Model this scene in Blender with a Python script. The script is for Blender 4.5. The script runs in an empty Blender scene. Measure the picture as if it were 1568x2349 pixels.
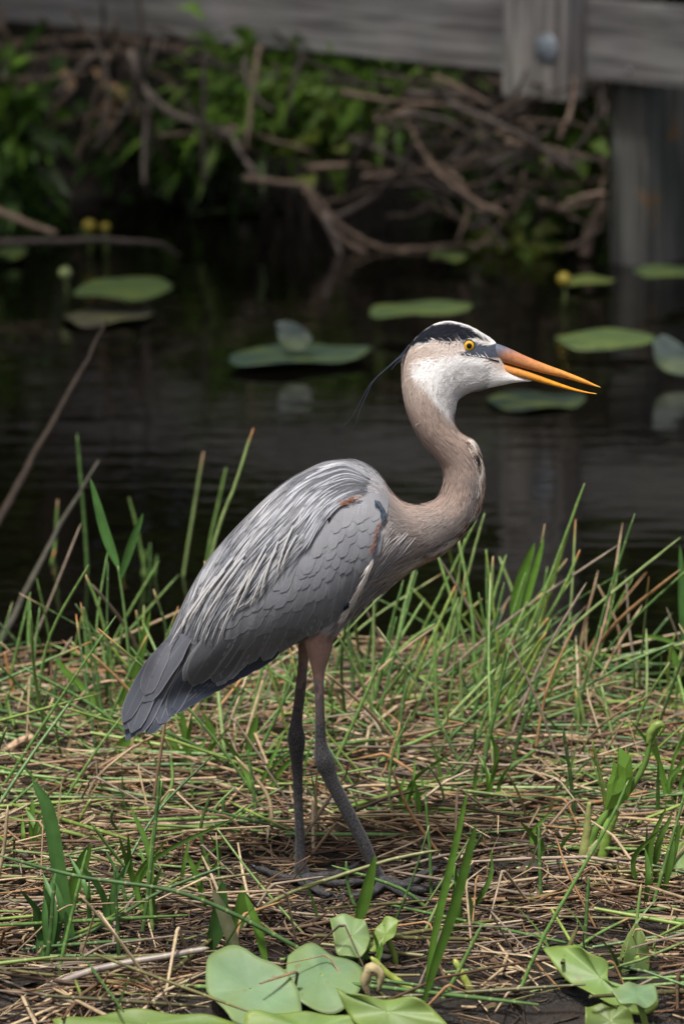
import bpy, math, random
import numpy as np
from mathutils import Vector, Matrix
from mathutils.bvhtree import BVHTree

random.seed(7)
rng = np.random.default_rng(11)
R = math.radians
SC = bpy.context.scene
COL = SC.collection

# ------------------------------------------------------------------ camera, sky, sun, exposure
CAM_H, CAM_D, PITCH, HALF = 1.95, 6.463, R(12.04), R(6.0)
cam = bpy.data.cameras.new('camera')
cam.sensor_fit = 'VERTICAL'; cam.sensor_height = 36; cam.sensor_width = 24
cam.lens = 18 / math.tan(HALF)
cam.clip_start = .1; cam.clip_end = 400
cam.dof.use_dof = True
cam.dof.focus_distance = 6.56
cam.dof.aperture_fstop = 5.6
cam.dof.aperture_blades = 9
camo = bpy.data.objects.new('camera', cam); COL.objects.link(camo)
camo.location = (0, -CAM_D, CAM_H); camo.rotation_euler = (math.pi / 2 - PITCH, 0, 0)
SC.camera = camo

SUN_EL, SUN_AZ = R(65), R(206)          # azimuth clockwise from +Y (from behind and left of the camera)
world = bpy.data.worlds.new('World'); SC.world = world; world.use_nodes = True
wn = world.node_tree.nodes; wl = world.node_tree.links
sky = wn.new('ShaderNodeTexSky'); sky.sky_type = 'NISHITA'; sky.sun_disc = False
sky.sun_elevation = SUN_EL; sky.sun_rotation = SUN_AZ; sky.dust_density = 7.0; sky.air_density = .9; sky.ozone_density = 0
bg = wn['Background']; bg.inputs['Strength'].default_value = .095
wl.new(sky.outputs['Color'], bg.inputs['Color'])
sun = bpy.data.lights.new('sun', 'SUN'); sun.energy = 3.6; sun.angle = R(7); sun.color = (1, .97, .93)
suno = bpy.data.objects.new('sun', sun); COL.objects.link(suno)
sd = Vector((math.sin(SUN_AZ) * math.cos(SUN_EL), math.cos(SUN_AZ) * math.cos(SUN_EL), math.sin(SUN_EL)))
suno.rotation_euler = sd.to_track_quat('Z', 'Y').to_euler(); suno.location = sd * 20
SC.view_settings.view_transform = 'Standard'; SC.view_settings.look = 'None'
SC.view_settings.exposure = 0.3; SC.view_settings.gamma = 1.0
SC.cycles.use_denoising = True
SC.cycles.max_bounces = 6; SC.cycles.transparent_max_bounces = 4
SC.cycles.sample_clamp_indirect = 4

# ------------------------------------------------------------------ photograph pixels (1568 x 2349) to points
FPX = 1174.5 / math.tan(HALF)
CO = np.array([0, -CAM_D, CAM_H])
cp, sp = math.cos(PITCH), math.sin(PITCH)
def ray(u, v):
    a = (np.asarray(u, float) - 784) / FPX; b = -(np.asarray(v, float) - 1174.5) / FPX
    return np.stack([a, cp + b * sp, -sp + b * cp], -1)
def at_y(u, v, y):
    d = ray(u, v); return CO + d * ((np.asarray(y, float) + CAM_D) / d[..., 1])[..., None]
def at_z(u, v, z):
    d = ray(u, v); return CO + d * ((np.asarray(z, float) - CAM_H) / d[..., 2])[..., None]
def to_px(P):
    q = np.asarray(P, float) - CO
    dep = q[..., 1] * cp - q[..., 2] * sp
    return 784 + FPX * q[..., 0] / dep, 1174.5 - FPX * (q[..., 1] * sp + q[..., 2] * cp) / dep
def Z1(p): p = np.asarray(p, float); return 745.6 + p[..., 0] * .43894, 688.2 + p[..., 1] * .43894
def Z2(p): p = np.asarray(p, float); return 229.4 + p[..., 0] * .47552, 1003.7 + p[..., 1] * .47552
def Z3(p): p = np.asarray(p, float); return 573.5 + p[..., 0] * .32920, 1376.5 + p[..., 1] * .32920
def sm(a, b, x): t = np.clip((x - a) / (b - a), 0, 1); return t * t * (3 - 2 * t)
def lerp(a, b, t): return a + (b - a) * t

# ------------------------------------------------------------------ materials
def mat(name, rough=.6, spec=.4, var=.18, vscale=60, bump=0, bscale=200, transl=0, nodes_ring=0, coat=0, sheen=0, stretch=None, bdist=.002):
    m = bpy.data.materials.new(name); m.use_nodes = True
    nt = m.node_tree; n = nt.nodes; l = nt.links; p = n['Principled BSDF']; out = n['Material Output']
    at = n.new('ShaderNodeAttribute'); at.attribute_name = 'Col'
    tc = n.new('ShaderNodeTexCoord'); vec = tc.outputs['Object']
    if stretch:
        mp = n.new('ShaderNodeMapping'); mp.inputs['Scale'].default_value = stretch; l.new(vec, mp.inputs['Vector']); vec = mp.outputs['Vector']
    nz = n.new('ShaderNodeTexNoise'); nz.inputs['Scale'].default_value = vscale; nz.inputs['Detail'].default_value = 5
    l.new(vec, nz.inputs['Vector'])
    mr = n.new('ShaderNodeMapRange'); mr.inputs['From Min'].default_value = .3; mr.inputs['From Max'].default_value = .7
    mr.inputs['To Min'].default_value = 1 - var; mr.inputs['To Max'].default_value = 1 + var
    l.new(nz.outputs['Fac'], mr.inputs['Value'])
    mul = n.new('ShaderNodeMixRGB'); mul.blend_type = 'MULTIPLY'; mul.inputs['Fac'].default_value = 1
    l.new(at.outputs['Color'], mul.inputs['Color1']); l.new(mr.outputs['Result'], mul.inputs['Color2'])
    col = mul.outputs['Color']
    if nodes_ring:          # pale joints along a rush stem; alpha holds metres along the stem
        a = n.new('ShaderNodeMath'); a.operation = 'DIVIDE'; a.inputs[1].default_value = nodes_ring; l.new(at.outputs['Alpha'], a.inputs[0])
        f = n.new('ShaderNodeMath'); f.operation = 'FRACT'; l.new(a.outputs[0], f.inputs[0])
        g = n.new('ShaderNodeMath'); g.operation = 'LESS_THAN'; g.inputs[1].default_value = .09; l.new(f.outputs[0], g.inputs[0])
        k = n.new('ShaderNodeMath'); k.operation = 'MULTIPLY'; k.inputs[1].default_value = .3; l.new(g.outputs[0], k.inputs[0])
        mx = n.new('ShaderNodeMixRGB'); mx.inputs['Color2'].default_value = (.42, .42, .2, 1); l.new(k.outputs[0], mx.inputs['Fac']); l.new(col, mx.inputs['Color1'])
        col = mx.outputs['Color']
    l.new(col, p.inputs['Base Color'])
    p.inputs['Roughness'].default_value = rough; p.inputs['Specular IOR Level'].default_value = spec
    p.inputs['Coat Weight'].default_value = coat; p.inputs['Coat Roughness'].default_value = .15
    p.inputs['Sheen Weight'].default_value = sheen
    if bump:
        nb = n.new('ShaderNodeTexNoise'); nb.inputs['Scale'].default_value = bscale; nb.inputs['Detail'].default_value = 4
        l.new(vec, nb.inputs['Vector'])
        b = n.new('ShaderNodeBump'); b.inputs['Strength'].default_value = bump; b.inputs['Distance'].default_value = bdist
        l.new(nb.outputs['Fac'], b.inputs['Height']); l.new(b.outputs['Normal'], p.inputs['Normal'])
    if transl:
        t = n.new('ShaderNodeBsdfTranslucent'); l.new(col, t.inputs['Color'])
        mxs = n.new('ShaderNodeMixShader'); mxs.inputs['Fac'].default_value = transl
        l.new(p.outputs['BSDF'], mxs.inputs[1]); l.new(t.outputs['BSDF'], mxs.inputs[2]); l.new(mxs.outputs['Shader'], out.inputs['Surface'])
    return m
M = {
 'body': mat('plumage', .85, .2, .12, 180, .5, 600, sheen=.15),
 'strand': mat('barbs', .8, .25, .08, 300),
 'plume': mat('plume_vane', .7, .3, .10, 200),
 'bill': mat('bill_horn', .38, .5, .16, 160, .15, 300),
 'eye': mat('eye', .08, .6, .06, 300, coat=1),
 'rush': mat('rush_green', .42, .45, .22, 40, nodes_ring=.034),
 'blade': mat('grass_blade', .45, .4, .2, 50, transl=.3),
 'straw': mat('dead_straw', .62, .35, .3, 70, .3, 300),
 'lily': mat('lily_leaf', .48, .4, .16, 22, .25, 60, transl=.12),
 'leaf': mat('shrub_leaf', .45, .45, .25, 20, transl=.42),
 'bark': mat('dead_bark', .8, .25, .3, 30, .8, 120, bdist=.004),
 'steel': mat('galvanised', .42, .5, .22, 60, .3, 90),
 'flower': mat('flower', .5, .4, .15, 40),
}
M['steel'].node_tree.nodes['Principled BSDF'].inputs['Metallic'].default_value = .35

# leg skin: net of small dark scales with pale seams, only where alpha says leg
def body_mat():
    m = M['body']; nt = m.node_tree; n = nt.nodes; l = nt.links; p = n['Principled BSDF']
    at = [x for x in n if x.type == 'ATTRIBUTE'][0]
    src = p.inputs['Base Color'].links[0].from_socket
    tc = [x for x in n if x.type == 'TEX_COORD'][0]
    mp = n.new('ShaderNodeMapping'); mp.inputs['Scale'].default_value = (330, 330, 190); l.new(tc.outputs['Object'], mp.inputs['Vector'])
    vo = n.new('ShaderNodeTexVoronoi'); vo.feature = 'DISTANCE_TO_EDGE'; vo.inputs['Scale'].default_value = 1; l.new(mp.outputs['Vector'], vo.inputs['Vector'])
    lt = n.new('ShaderNodeMapRange'); lt.inputs['From Min'].default_value = 0; lt.inputs['From Max'].default_value = .16
    lt.inputs['To Min'].default_value = .7; lt.inputs['To Max'].default_value = 0; l.new(vo.outputs['Distance'], lt.inputs['Value'])
    k = n.new('ShaderNodeMath'); k.operation = 'MULTIPLY'; l.new(lt.outputs['Result'], k.inputs[0]); l.new(at.outputs['Alpha'], k.inputs[1])
    mx = n.new('ShaderNodeMixRGB'); mx.inputs['Color2'].default_value = (.085, .082, .083, 1); l.new(k.outputs[0], mx.inputs['Fac']); l.new(src, mx.inputs['Color1'])
    l.new(mx.outputs['Color'], p.inputs['Base Color'])
    r = n.new('ShaderNodeMapRange'); r.inputs['To Min'].default_value = .85; r.inputs['To Max'].default_value = .5; l.new(at.outputs['Alpha'], r.inputs['Value'])
    l.new(r.outputs['Result'], p.inputs['Roughness'])
body_mat()

def lily_spots():
    nt = M['lily'].node_tree; n = nt.nodes; l = nt.links; p = n['Principled BSDF']; src = p.inputs['Base Color'].links[0].from_socket
    tc = [x for x in n if x.type == 'TEX_COORD'][0]
    a = n.new('ShaderNodeTexNoise'); a.inputs['Scale'].default_value = 55; a.inputs['Detail'].default_value = 3; l.new(tc.outputs['Object'], a.inputs['Vector'])
    r = n.new('ShaderNodeMapRange'); r.inputs['From Min'].default_value = .66; r.inputs['From Max'].default_value = .74; r.inputs['To Max'].default_value = .75; l.new(a.outputs['Fac'], r.inputs['Value'])
    m = n.new('ShaderNodeMixRGB'); m.inputs['Color2'].default_value = (.16, .12, .04, 1); l.new(r.outputs['Result'], m.inputs['Fac']); l.new(src, m.inputs['Color1'])
    b = n.new('ShaderNodeTexNoise'); b.inputs['Scale'].default_value = 9; l.new(tc.outputs['Object'], b.inputs['Vector'])
    q = n.new('ShaderNodeMapRange'); q.inputs['From Min'].default_value = .45; q.inputs['From Max'].default_value = .75; q.inputs['To Max'].default_value = .5; l.new(b.outputs['Fac'], q.inputs['Value'])
    m2 = n.new('ShaderNodeMixRGB'); m2.inputs['Color2'].default_value = (.20, .25, .05, 1); l.new(q.outputs['Result'], m2.inputs['Fac']); l.new(m.outputs['Color'], m2.inputs['Color1'])
    l.new(m2.outputs['Color'], p.inputs['Base Color'])
lily_spots()
def feather_mat():
    m = bpy.data.materials.new('feather_vane'); m.use_nodes = True
    nt = m.node_tree; n = nt.nodes; l = nt.links; p = n['Principled BSDF']
    at = n.new('ShaderNodeAttribute'); at.attribute_name = 'Col'
    uv = n.new('ShaderNodeUVMap'); uv.uv_map = 'UVMap'
    se = n.new('ShaderNodeSeparateXYZ'); l.new(uv.outputs['UV'], se.inputs['Vector'])
    def ma(op, a, b=None, cl=False):
        k = n.new('ShaderNodeMath'); k.operation = op; k.use_clamp = cl
        for i, x in enumerate((a, b)):
            if x is None: continue
            if isinstance(x, (int, float)): k.inputs[i].default_value = x
            else: l.new(x, k.inputs[i])
        return k.outputs[0]
    x = se.outputs['X']; y = se.outputs['Y']
    ax = ma('ABSOLUTE', x)
    barb = ma('SINE', ma('ADD', ma('MULTIPLY', y, 260), ma('MULTIPLY', ax, -60)))
    shade = ma('ADD', ma('MULTIPLY', barb, .05), 1)
    rachis = ma('MULTIPLY', ma('SUBTRACT', 1, ma('DIVIDE', ax, .07), True), .28)
    edge = ma('MULTIPLY', ma('DIVIDE', ma('SUBTRACT', ax, .82), .13, True), at.outputs['Alpha'])
    nz = n.new('ShaderNodeTexNoise'); nz.inputs['Scale'].default_value = 9; l.new(uv.outputs['UV'], nz.inputs['Vector'])
    shade = ma('MULTIPLY', shade, ma('ADD', ma('MULTIPLY', nz.outputs['Fac'], .3), .85))
    mu = n.new('ShaderNodeMixRGB'); mu.blend_type = 'MULTIPLY'; mu.inputs['Fac'].default_value = 1
    l.new(at.outputs['Color'], mu.inputs['Color1']); l.new(shade, mu.inputs['Color2'])
    m1 = n.new('ShaderNodeMixRGB'); m1.inputs['Color2'].default_value = (.36, .365, .38, 1)
    l.new(ma('ADD', rachis, edge, True), m1.inputs['Fac']); l.new(mu.outputs['Color'], m1.inputs['Color1'])
    l.new(m1.outputs['Color'], p.inputs['Base Color'])
    p.inputs['Roughness'].default_value = .68; p.inputs['Specular IOR Level'].default_value = .3; p.inputs['Sheen Weight'].default_value = .1
    b = n.new('ShaderNodeBump'); b.inputs['Strength'].default_value = .3; b.inputs['Distance'].default_value = .0008
    l.new(barb, b.inputs['Height']); l.new(b.outputs['Normal'], p.inputs['Normal'])
    return m
M['feather'] = feather_mat()

def mud_mat(name, a, b, rough0, rough1, scale=14, bump=.9):
    m = bpy.data.materials.new(name); m.use_nodes = True
    nt = m.node_tree; n = nt.nodes; l = nt.links; p = n['Principled BSDF']
    tc = n.new('ShaderNodeTexCoord')
    nz = n.new('ShaderNodeTexNoise'); nz.inputs['Scale'].default_value = scale; nz.inputs['Detail'].default_value = 9; nz.inputs['Roughness'].default_value = .65
    l.new(tc.outputs['Object'], nz.inputs['Vector'])
    cr = n.new('ShaderNodeValToRGB'); cr.color_ramp.elements[0].position = .35; cr.color_ramp.elements[1].position = .7
    cr.color_ramp.elements[0].color = (*a, 1); cr.color_ramp.elements[1].color = (*b, 1)
    l.new(nz.outputs['Fac'], cr.inputs['Fac']); l.new(cr.outputs['Color'], p.inputs['Base Color'])
    n2 = n.new('ShaderNodeTexNoise'); n2.inputs['Scale'].default_value = scale * .5; n2.inputs['Detail'].default_value = 4; l.new(tc.outputs['Object'], n2.inputs['Vector'])
    mr = n.new('ShaderNodeMapRange'); mr.inputs['From Min'].default_value = .4; mr.inputs['From Max'].default_value = .6
    mr.inputs['To Min'].default_value = rough0; mr.inputs['To Max'].default_value = rough1
    l.new(n2.outputs['Fac'], mr.inputs['Value']); l.new(mr.outputs['Result'], p.inputs['Roughness'])
    n3 = n.new('ShaderNodeTexNoise'); n3.inputs['Scale'].default_value = scale * 6; n3.inputs['Detail'].default_value = 6; l.new(tc.outputs['Object'], n3.inputs['Vector'])
    bu = n.new('ShaderNodeBump'); bu.inputs['Strength'].default_value = bump; bu.inputs['Distance'].default_value = .01
    l.new(n3.outputs['Fac'], bu.inputs['Height']); l.new(bu.outputs['Normal'], p.inputs['Normal'])
    return m
M['mud'] = mud_mat('wet_mud', (.007, .0055, .0045), (.030, .021, .015), .25, .75, 22, 1.0)
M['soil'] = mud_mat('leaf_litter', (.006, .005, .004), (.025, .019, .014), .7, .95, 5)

def water_mat():
    m = bpy.data.materials.new('swamp_water'); m.use_nodes = True
    nt = m.node_tree; n = nt.nodes; l = nt.links; p = n['Principled BSDF']
    p.inputs['Base Color'].default_value = (.003, .0026, .0018, 1); p.inputs['Roughness'].default_value = .04
    p.inputs['IOR'].default_value = 1.333
    tc = n.new('ShaderNodeTexCoord'); mp = n.new('ShaderNodeMapping'); mp.inputs['Scale'].default_value = (1.0, 2.6, 1)
    l.new(tc.outputs['Object'], mp.inputs['Vector'])
    a = n.new('ShaderNodeTexNoise'); a.inputs['Scale'].default_value = 5; a.inputs['Detail'].default_value = 2.5; l.new(mp.outputs['Vector'], a.inputs['Vector'])
    c = n.new('ShaderNodeTexNoise'); c.inputs['Scale'].default_value = 1.3; l.new(tc.outputs['Object'], c.inputs['Vector'])
    mr = n.new('ShaderNodeMapRange'); mr.inputs['From Min'].default_value = .38; mr.inputs['From Max'].default_value = .65; mr.inputs['To Min'].default_value = .15
    l.new(c.outputs['Fac'], mr.inputs['Value'])
    mm = n.new('ShaderNodeMath'); mm.operation = 'MULTIPLY'; l.new(a.outputs['Fac'], mm.inputs[0]); l.new(mr.outputs['Result'], mm.inputs[1])
    b = n.new('ShaderNodeBump'); b.inputs['Strength'].default_value = .15; b.inputs['Distance'].default_value = .03
    l.new(mm.outputs[0], b.inputs['Height']); l.new(b.outputs['Normal'], p.inputs['Normal'])
    return m
M['water'] = water_mat()

def wood_mat(name, c0, c1, moss=0):
    m = bpy.data.materials.new(name); m.use_nodes = True
    nt = m.node_tree; n = nt.nodes; l = nt.links; p = n['Principled BSDF']
    tc = n.new('ShaderNodeTexCoord'); mp = n.new('ShaderNodeMapping'); mp.inputs['Scale'].default_value = (1.0, 15, 15)
    l.new(tc.outputs['Object'], mp.inputs['Vector'])
    nz = n.new('ShaderNodeTexNoise'); nz.inputs['Scale'].default_value = 3.2; nz.inputs['Detail'].default_value = 8; nz.inputs['Distortion'].default_value = .6
    l.new(mp.outputs['Vector'], nz.inputs['Vector'])
    cr = n.new('ShaderNodeValToRGB'); cr.color_ramp.elements[0].position = .36; cr.color_ramp.elements[1].position = .66
    cr.color_ramp.elements[0].color = (*c0, 1); cr.color_ramp.elements[1].color = (*c1, 1); l.new(nz.outputs['Fac'], cr.inputs['Fac'])
    n2 = n.new('ShaderNodeTexNoise'); n2.inputs['Scale'].default_value = 5; n2.inputs['Detail'].default_value = 4; l.new(tc.outputs['Object'], n2.inputs['Vector'])
    mx = n.new('ShaderNodeMixRGB'); mx.blend_type = 'MULTIPLY'; mx.inputs['Fac'].default_value = .45
    l.new(cr.outputs['Color'], mx.inputs['Color1']); l.new(n2.outputs['Color'], mx.inputs['Color2'])
    hs = n.new('ShaderNodeHueSaturation'); hs.inputs['Saturation'].default_value = .35; hs.inputs['Value'].default_value = 1.4; l.new(mx.outputs['Color'], hs.inputs['Color'])
    col = hs.outputs['Color']
    if moss:
        n3 = n.new('ShaderNodeTexNoise'); n3.inputs['Scale'].default_value = 9; n3.inputs['Detail'].default_value = 5; l.new(tc.outputs['Object'], n3.inputs['Vector'])
        mr = n.new('ShaderNodeMapRange'); mr.inputs['From Min'].default_value = .62; mr.inputs['From Max'].default_value = .72; l.new(n3.outputs['Fac'], mr.inputs['Value'])
        m3 = n.new('ShaderNodeMixRGB'); m3.inputs['Color2'].default_value = (.22, .13, .06, 1); l.new(mr.outputs['Result'], m3.inputs['Fac']); l.new(col, m3.inputs['Color1']); col = m3.outputs['Color']
    l.new(col, p.inputs['Base Color']); p.inputs['Roughness'].default_value = .8
    b = n.new('ShaderNodeBump'); b.inputs['Strength'].default_value = .6; b.inputs['Distance'].default_value = .003
    l.new(nz.outputs['Fac'], b.inputs['Height']); l.new(b.outputs['Normal'], p.inputs['Normal'])
    return m
M['wood'] = wood_mat('weathered_wood', (.10, .092, .086), (.26, .243, .23))
M['wood_block'] = wood_mat('weathered_wood_warm', (.12, .104, .082), (.31, .278, .23))
M['wood_post'] = wood_mat('stained_wood', (.045, .047, .036), (.15, .155, .118), 1)

# ------------------------------------------------------------------ mesh helpers
def tag(o, label=None, cat=None, group=None, kind=None):
    if label: o['label'] = label
    if cat: o['category'] = cat
    if group: o['group'] = group
    if kind: o['kind'] = kind
    return o
def np_mesh(name, V, F, C=None, UV=None, smooth=True):
    V = np.asarray(V, np.float32); F = np.asarray(F, np.int32)
    me = bpy.data.meshes.new(name); k = F.shape[1]
    me.vertices.add(len(V)); me.vertices.foreach_set('co', V.ravel())
    me.loops.add(F.size); me.loops.foreach_set('vertex_index', F.ravel())
    me.polygons.add(len(F)); me.polygons.foreach_set('loop_start', np.arange(0, F.size, k, dtype=np.int32))
    me.polygons.foreach_set('use_smooth', np.full(len(F), smooth))
    me.update(calc_edges=True)
    if C is not None:
        C = np.asarray(C, np.float32)
        if C.shape[1] == 3: C = np.concatenate([C, np.ones((len(C), 1), np.float32)], 1)
        a = me.color_attributes.new('Col', 'FLOAT_COLOR', 'POINT'); a.data.foreach_set('color', C.ravel())
    if UV is not None:
        u = me.uv_layers.new(name='UVMap'); u.data.foreach_set('uv', np.asarray(UV, np.float32)[F.ravel()].ravel())
    return me
def put(name, me, m, parent=None, loc=None):
    o = bpy.data.objects.new(name, me); COL.objects.link(o); me.materials.append(m)
    if parent is not None:
        o.parent = parent
        if parent.type == 'EMPTY': o.matrix_parent_inverse = Matrix.Translation(-parent.location)
    if loc is not None: o.location = loc
    return o
def empty(name, loc):
    o = bpy.data.objects.new(name, None); COL.objects.link(o); o.location = loc; o.empty_display_size = .1; return o
def rebase(V, i=0):
    b = np.array(V[i]); return np.asarray(V) - b, tuple(float(x) for x in b)
def cat_mesh(parts):
    Vs, Fs, Cs, o = [], [], [], 0
    for V, F, C in parts:
        Vs.append(V); Fs.append(np.asarray(F) + o); Cs.append(C if C.shape[1] == 4 else np.concatenate([C, np.ones((len(C), 1))], 1)); o += len(V)
    return np.concatenate(Vs), np.concatenate(Fs), np.concatenate(Cs)

def spline(P, n):
    """Catmull-Rom through rows of P, n samples."""
    P = np.asarray(P, float); k = len(P)
    Q = np.concatenate([[2 * P[0] - P[1]], P, [2 * P[-1] - P[-2]]])
    t = np.linspace(0, k - 1 - 1e-9, n); i = t.astype(int); f = (t - i)[:, None]
    a, b, c, d = Q[i], Q[i + 1], Q[i + 2], Q[i + 3]
    return .5 * (2 * b + (c - a) * f + (2 * a - 5 * b + 4 * c - d) * f ** 2 + (3 * b - a - 3 * c + d) * f ** 3)
def tube(P, rad, sides=8, C=(1, 1, 1), cap=True, flat=1.0):
    """One tube; quads (caps as rings pulled to the centre)."""
    P = np.asarray(P, float); k = len(P); rad = np.broadcast_to(np.asarray(rad, float), (k,)).copy()
    if cap:
        P = np.concatenate([P[:1], P, P[-1:]]); rad = np.concatenate([[1e-5], rad, [1e-5]]); k += 2
    T = np.gradient(P, axis=0); T[0] = T[1]; T[-1] = T[-2]; T /= np.linalg.norm(T, axis=1)[:, None] + 1e-12
    up = np.array([0, 0, 1.]) if abs(T[0][2]) < .9 else np.array([0, 1., 0])
    A = np.zeros_like(P); a = np.cross(T[0], up); a /= np.linalg.norm(a)
    for i in range(k):
        a = a - T[i] * a.dot(T[i]); a /= np.linalg.norm(a); A[i] = a
    B = np.cross(T, A)
    th = np.linspace(0, 2 * np.pi, sides, endpoint=False)
    V = P[:, None] + rad[:, None, None] * (np.cos(th)[None, :, None] * A[:, None] + flat * np.sin(th)[None, :, None] * B[:, None])
    idx = np.arange(k * sides).reshape(k, sides); nx = np.roll(idx, -1, 1)
    F = np.stack([idx[:-1], nx[:-1], nx[1:], idx[1:]], -1).reshape(-1, 4)
    C = np.asarray(C, float)
    if C.ndim == 1: C = np.broadcast_to(C, (k, len(C)))
    elif cap: C = np.concatenate([C[:1], C, C[-1:]])
    return V.reshape(-1, 3), F, np.repeat(C, sides, 0)
def tubes(P, Rd, C, sides=4):
    """Many tubes at once: P (N,K,3), Rd (N,K), C (N,K,c)."""
    N, K, _ = P.shape
    T = P[:, -1] - P[:, 0]; T /= np.linalg.norm(T, axis=1)[:, None] + 1e-9
    up = np.where(np.abs(T[:, 2:3]) < .8, [[0, 0, 1.]], [[0, 1., 0]])
    A = np.cross(T, up); A /= np.linalg.norm(A, axis=1)[:, None]; B = np.cross(T, A)
    th = np.linspace(0, 2 * np.pi, sides, endpoint=False)
    ring = np.cos(th)[:, None] * A[:, None] + np.sin(th)[:, None] * B[:, None]
    V = P[:, :, None] + Rd[:, :, None, None] * ring[:, None]
    idx = np.arange(N * K * sides).reshape(N, K, sides); nx = np.roll(idx, -1, 2)
    F = np.stack([idx[:, :-1], nx[:, :-1], nx[:, 1:], idx[:, 1:]], -1).reshape(-1, 4)
    return V.reshape(-1, 3), F, np.repeat(C.reshape(N * K, -1), sides, 0)
def strips(P, S, W, C):
    """Many flat strips: P (N,K,3) centres, S (N,K,3) or (N,3) side vectors, W (N,K) half widths, C (N,K,c)."""
    N, K, _ = P.shape
    if S.ndim == 2: S = np.repeat(S[:, None], K, 1)
    V = np.stack([P - S * W[..., None], P + S * W[..., None]], 2)
    idx = np.arange(N * K * 2).reshape(N, K, 2)
    F = np.stack([idx[:, :-1, 0], idx[:, :-1, 1], idx[:, 1:, 1], idx[:, 1:, 0]], -1).reshape(-1, 4)
    return V.reshape(-1, 3), F, np.repeat(C.reshape(N * K, -1), 2, 0)
def leaves(Pos, Dir, L, W, C, fold=.25, droop=.15):
    """Many folded leaves: base points, directions, lengths, widths, colours; 6 verts each in two quads."""
    N = len(Pos)
    D = Dir / (np.linalg.norm(Dir, axis=1)[:, None] + 1e-9)
    S = np.cross(D, rng.normal(size=(N, 3)) * .6 + [0, 0, 1.]); S /= np.linalg.norm(S, axis=1)[:, None] + 1e-9
    Nn = np.cross(S, D)
    L = L[:, None]; W = W[:, None]
    mid = Pos + D * L * .45
    tip = Pos + D * L - np.array([0, 0, 1.]) * L * droop
    side = Nn * W * fold
    V = np.stack([Pos, mid - S * W + side, tip, mid + S * W + side, mid - Nn * W * .05, Pos * .5 + mid * .5], 1)
    i = np.arange(N)[:, None] * 6
    F = np.concatenate([i + [0, 4, 2, 1], i + [0, 3, 2, 4]])
    return V.reshape(-1, 3), F, np.repeat(C, 6, 0)
def poly_sd(poly, X, Y):
    """signed distance to polygon, negative inside"""
    poly = np.asarray(poly, float); d = np.full(X.shape, 1e18); ins = np.zeros(X.shape, bool)
    for (x0, y0), (x1, y1) in zip(poly, np.roll(poly, -1, 0)):
        ex, ey = x1 - x0, y1 - y0; wx, wy = X - x0, Y - y0
        t = np.clip((wx * ex + wy * ey) / (ex * ex + ey * ey + 1e-12), 0, 1)
        d = np.minimum(d, (wx - ex * t) ** 2 + (wy - ey * t) ** 2)
        c = (y0 <= Y) != (y1 <= Y)
        with np.errstate(divide='ignore', invalid='ignore'):
            ins ^= c & (X < x0 + (Y - y0) * ex / np.where(ey == 0, 1e-9, ey))
    return np.where(ins, -1, 1) * np.sqrt(d)
def vnoise(x, y, s, seed=0):
    """smooth value noise in 2D"""
    x = np.asarray(x) * s; y = np.asarray(y) * s
    i = np.floor(x); j = np.floor(y); f = x - i; g = y - j; f = f * f * (3 - 2 * f); g = g * g * (3 - 2 * g)
    h = lambda a, b: np.modf(np.abs(np.sin(a * 127.1 + b * 311.7 + seed * 17.3) * 43758.5453))[0]
    return lerp(lerp(h(i, j), h(i + 1, j), f), lerp(h(i, j + 1), h(i + 1, j + 1), f), g)

# ------------------------------------------------------------------ ground, water, far bank
def far_edge(x): return 1.22 + .10 * np.sin(3.1 * x + 1) + .06 * np.sin(7 * x) - .28 * sm(.15, .55, x)
def gz(x, y):
    x = np.asarray(x, float); y = np.asarray(y, float)
    z = .052 + .018 * (vnoise(x, y, 6) - .5) + .012 * (vnoise(x, y, 17, 3) - .5)
    z = z + .02 * sm(.2, .9, y)
    e = far_edge(x); z = z - .25 * sm(e - .12, e + .25, y)
    z = z - .085 * sm(-.48, -.75, y) - .1 * sm(-1.0, -1.6, y)
    z = z - .3 * sm(1.7, 2.4, np.abs(x))
    return z
gx, gy = np.meshgrid(np.linspace(-2.5, 2.5, 260), np.linspace(-2.2, 1.8, 220))
GV = np.stack([gx, gy, gz(gx, gy)], -1).reshape(-1, 3)
def grid_faces(nr, nc):
    i = np.arange(nr * nc).reshape(nr, nc)
    return np.stack([i[:-1, :-1], i[:-1, 1:], i[1:, 1:], i[1:, :-1]], -1).reshape(-1, 4)
tag(put('muddy_bank', np_mesh('muddy_bank', GV, grid_faces(220, 260)), M['mud']), 'dark wet mud bank under the grass and the wading bird', 'bank', kind='structure')
wv = np.array([[-60, -12, 0], [60, -12, 0], [60, 60, 0], [-60, 60, 0]])
tag(put('water', np_mesh('water', wv, [[0, 1, 2, 3]], smooth=False), M['water']), 'dark still swamp water reflecting the shaded bank', 'water', kind='structure')
def bank_edge(x): return 6.75 + .25 * np.sin(1.3 * x + .5) + .12 * np.sin(4 * x) + .1 * x * (np.abs(x) < 3)
def bz(x, y):
    e = bank_edge(x)
    return -.12 + .42 * sm(e - .1, e + .7, y) + .35 * sm(e + .5, e + 4, y) + .10 * (vnoise(x, y, 1.7, 5) - .5) + .05 * (vnoise(x, y, 6, 8) - .5)
bx_, by_ = np.meshgrid(np.linspace(-45, 45, 260), np.concatenate([np.linspace(6, 11, 70), np.linspace(11.3, 70, 40)]))
tag(put('far_bank', np_mesh('far_bank', np.stack([bx_, by_, bz(bx_, by_)], -1).reshape(-1, 3), grid_faces(110, 260)), M['soil']), 'shaded earth bank across the water', 'bank', kind='structure')
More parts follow.
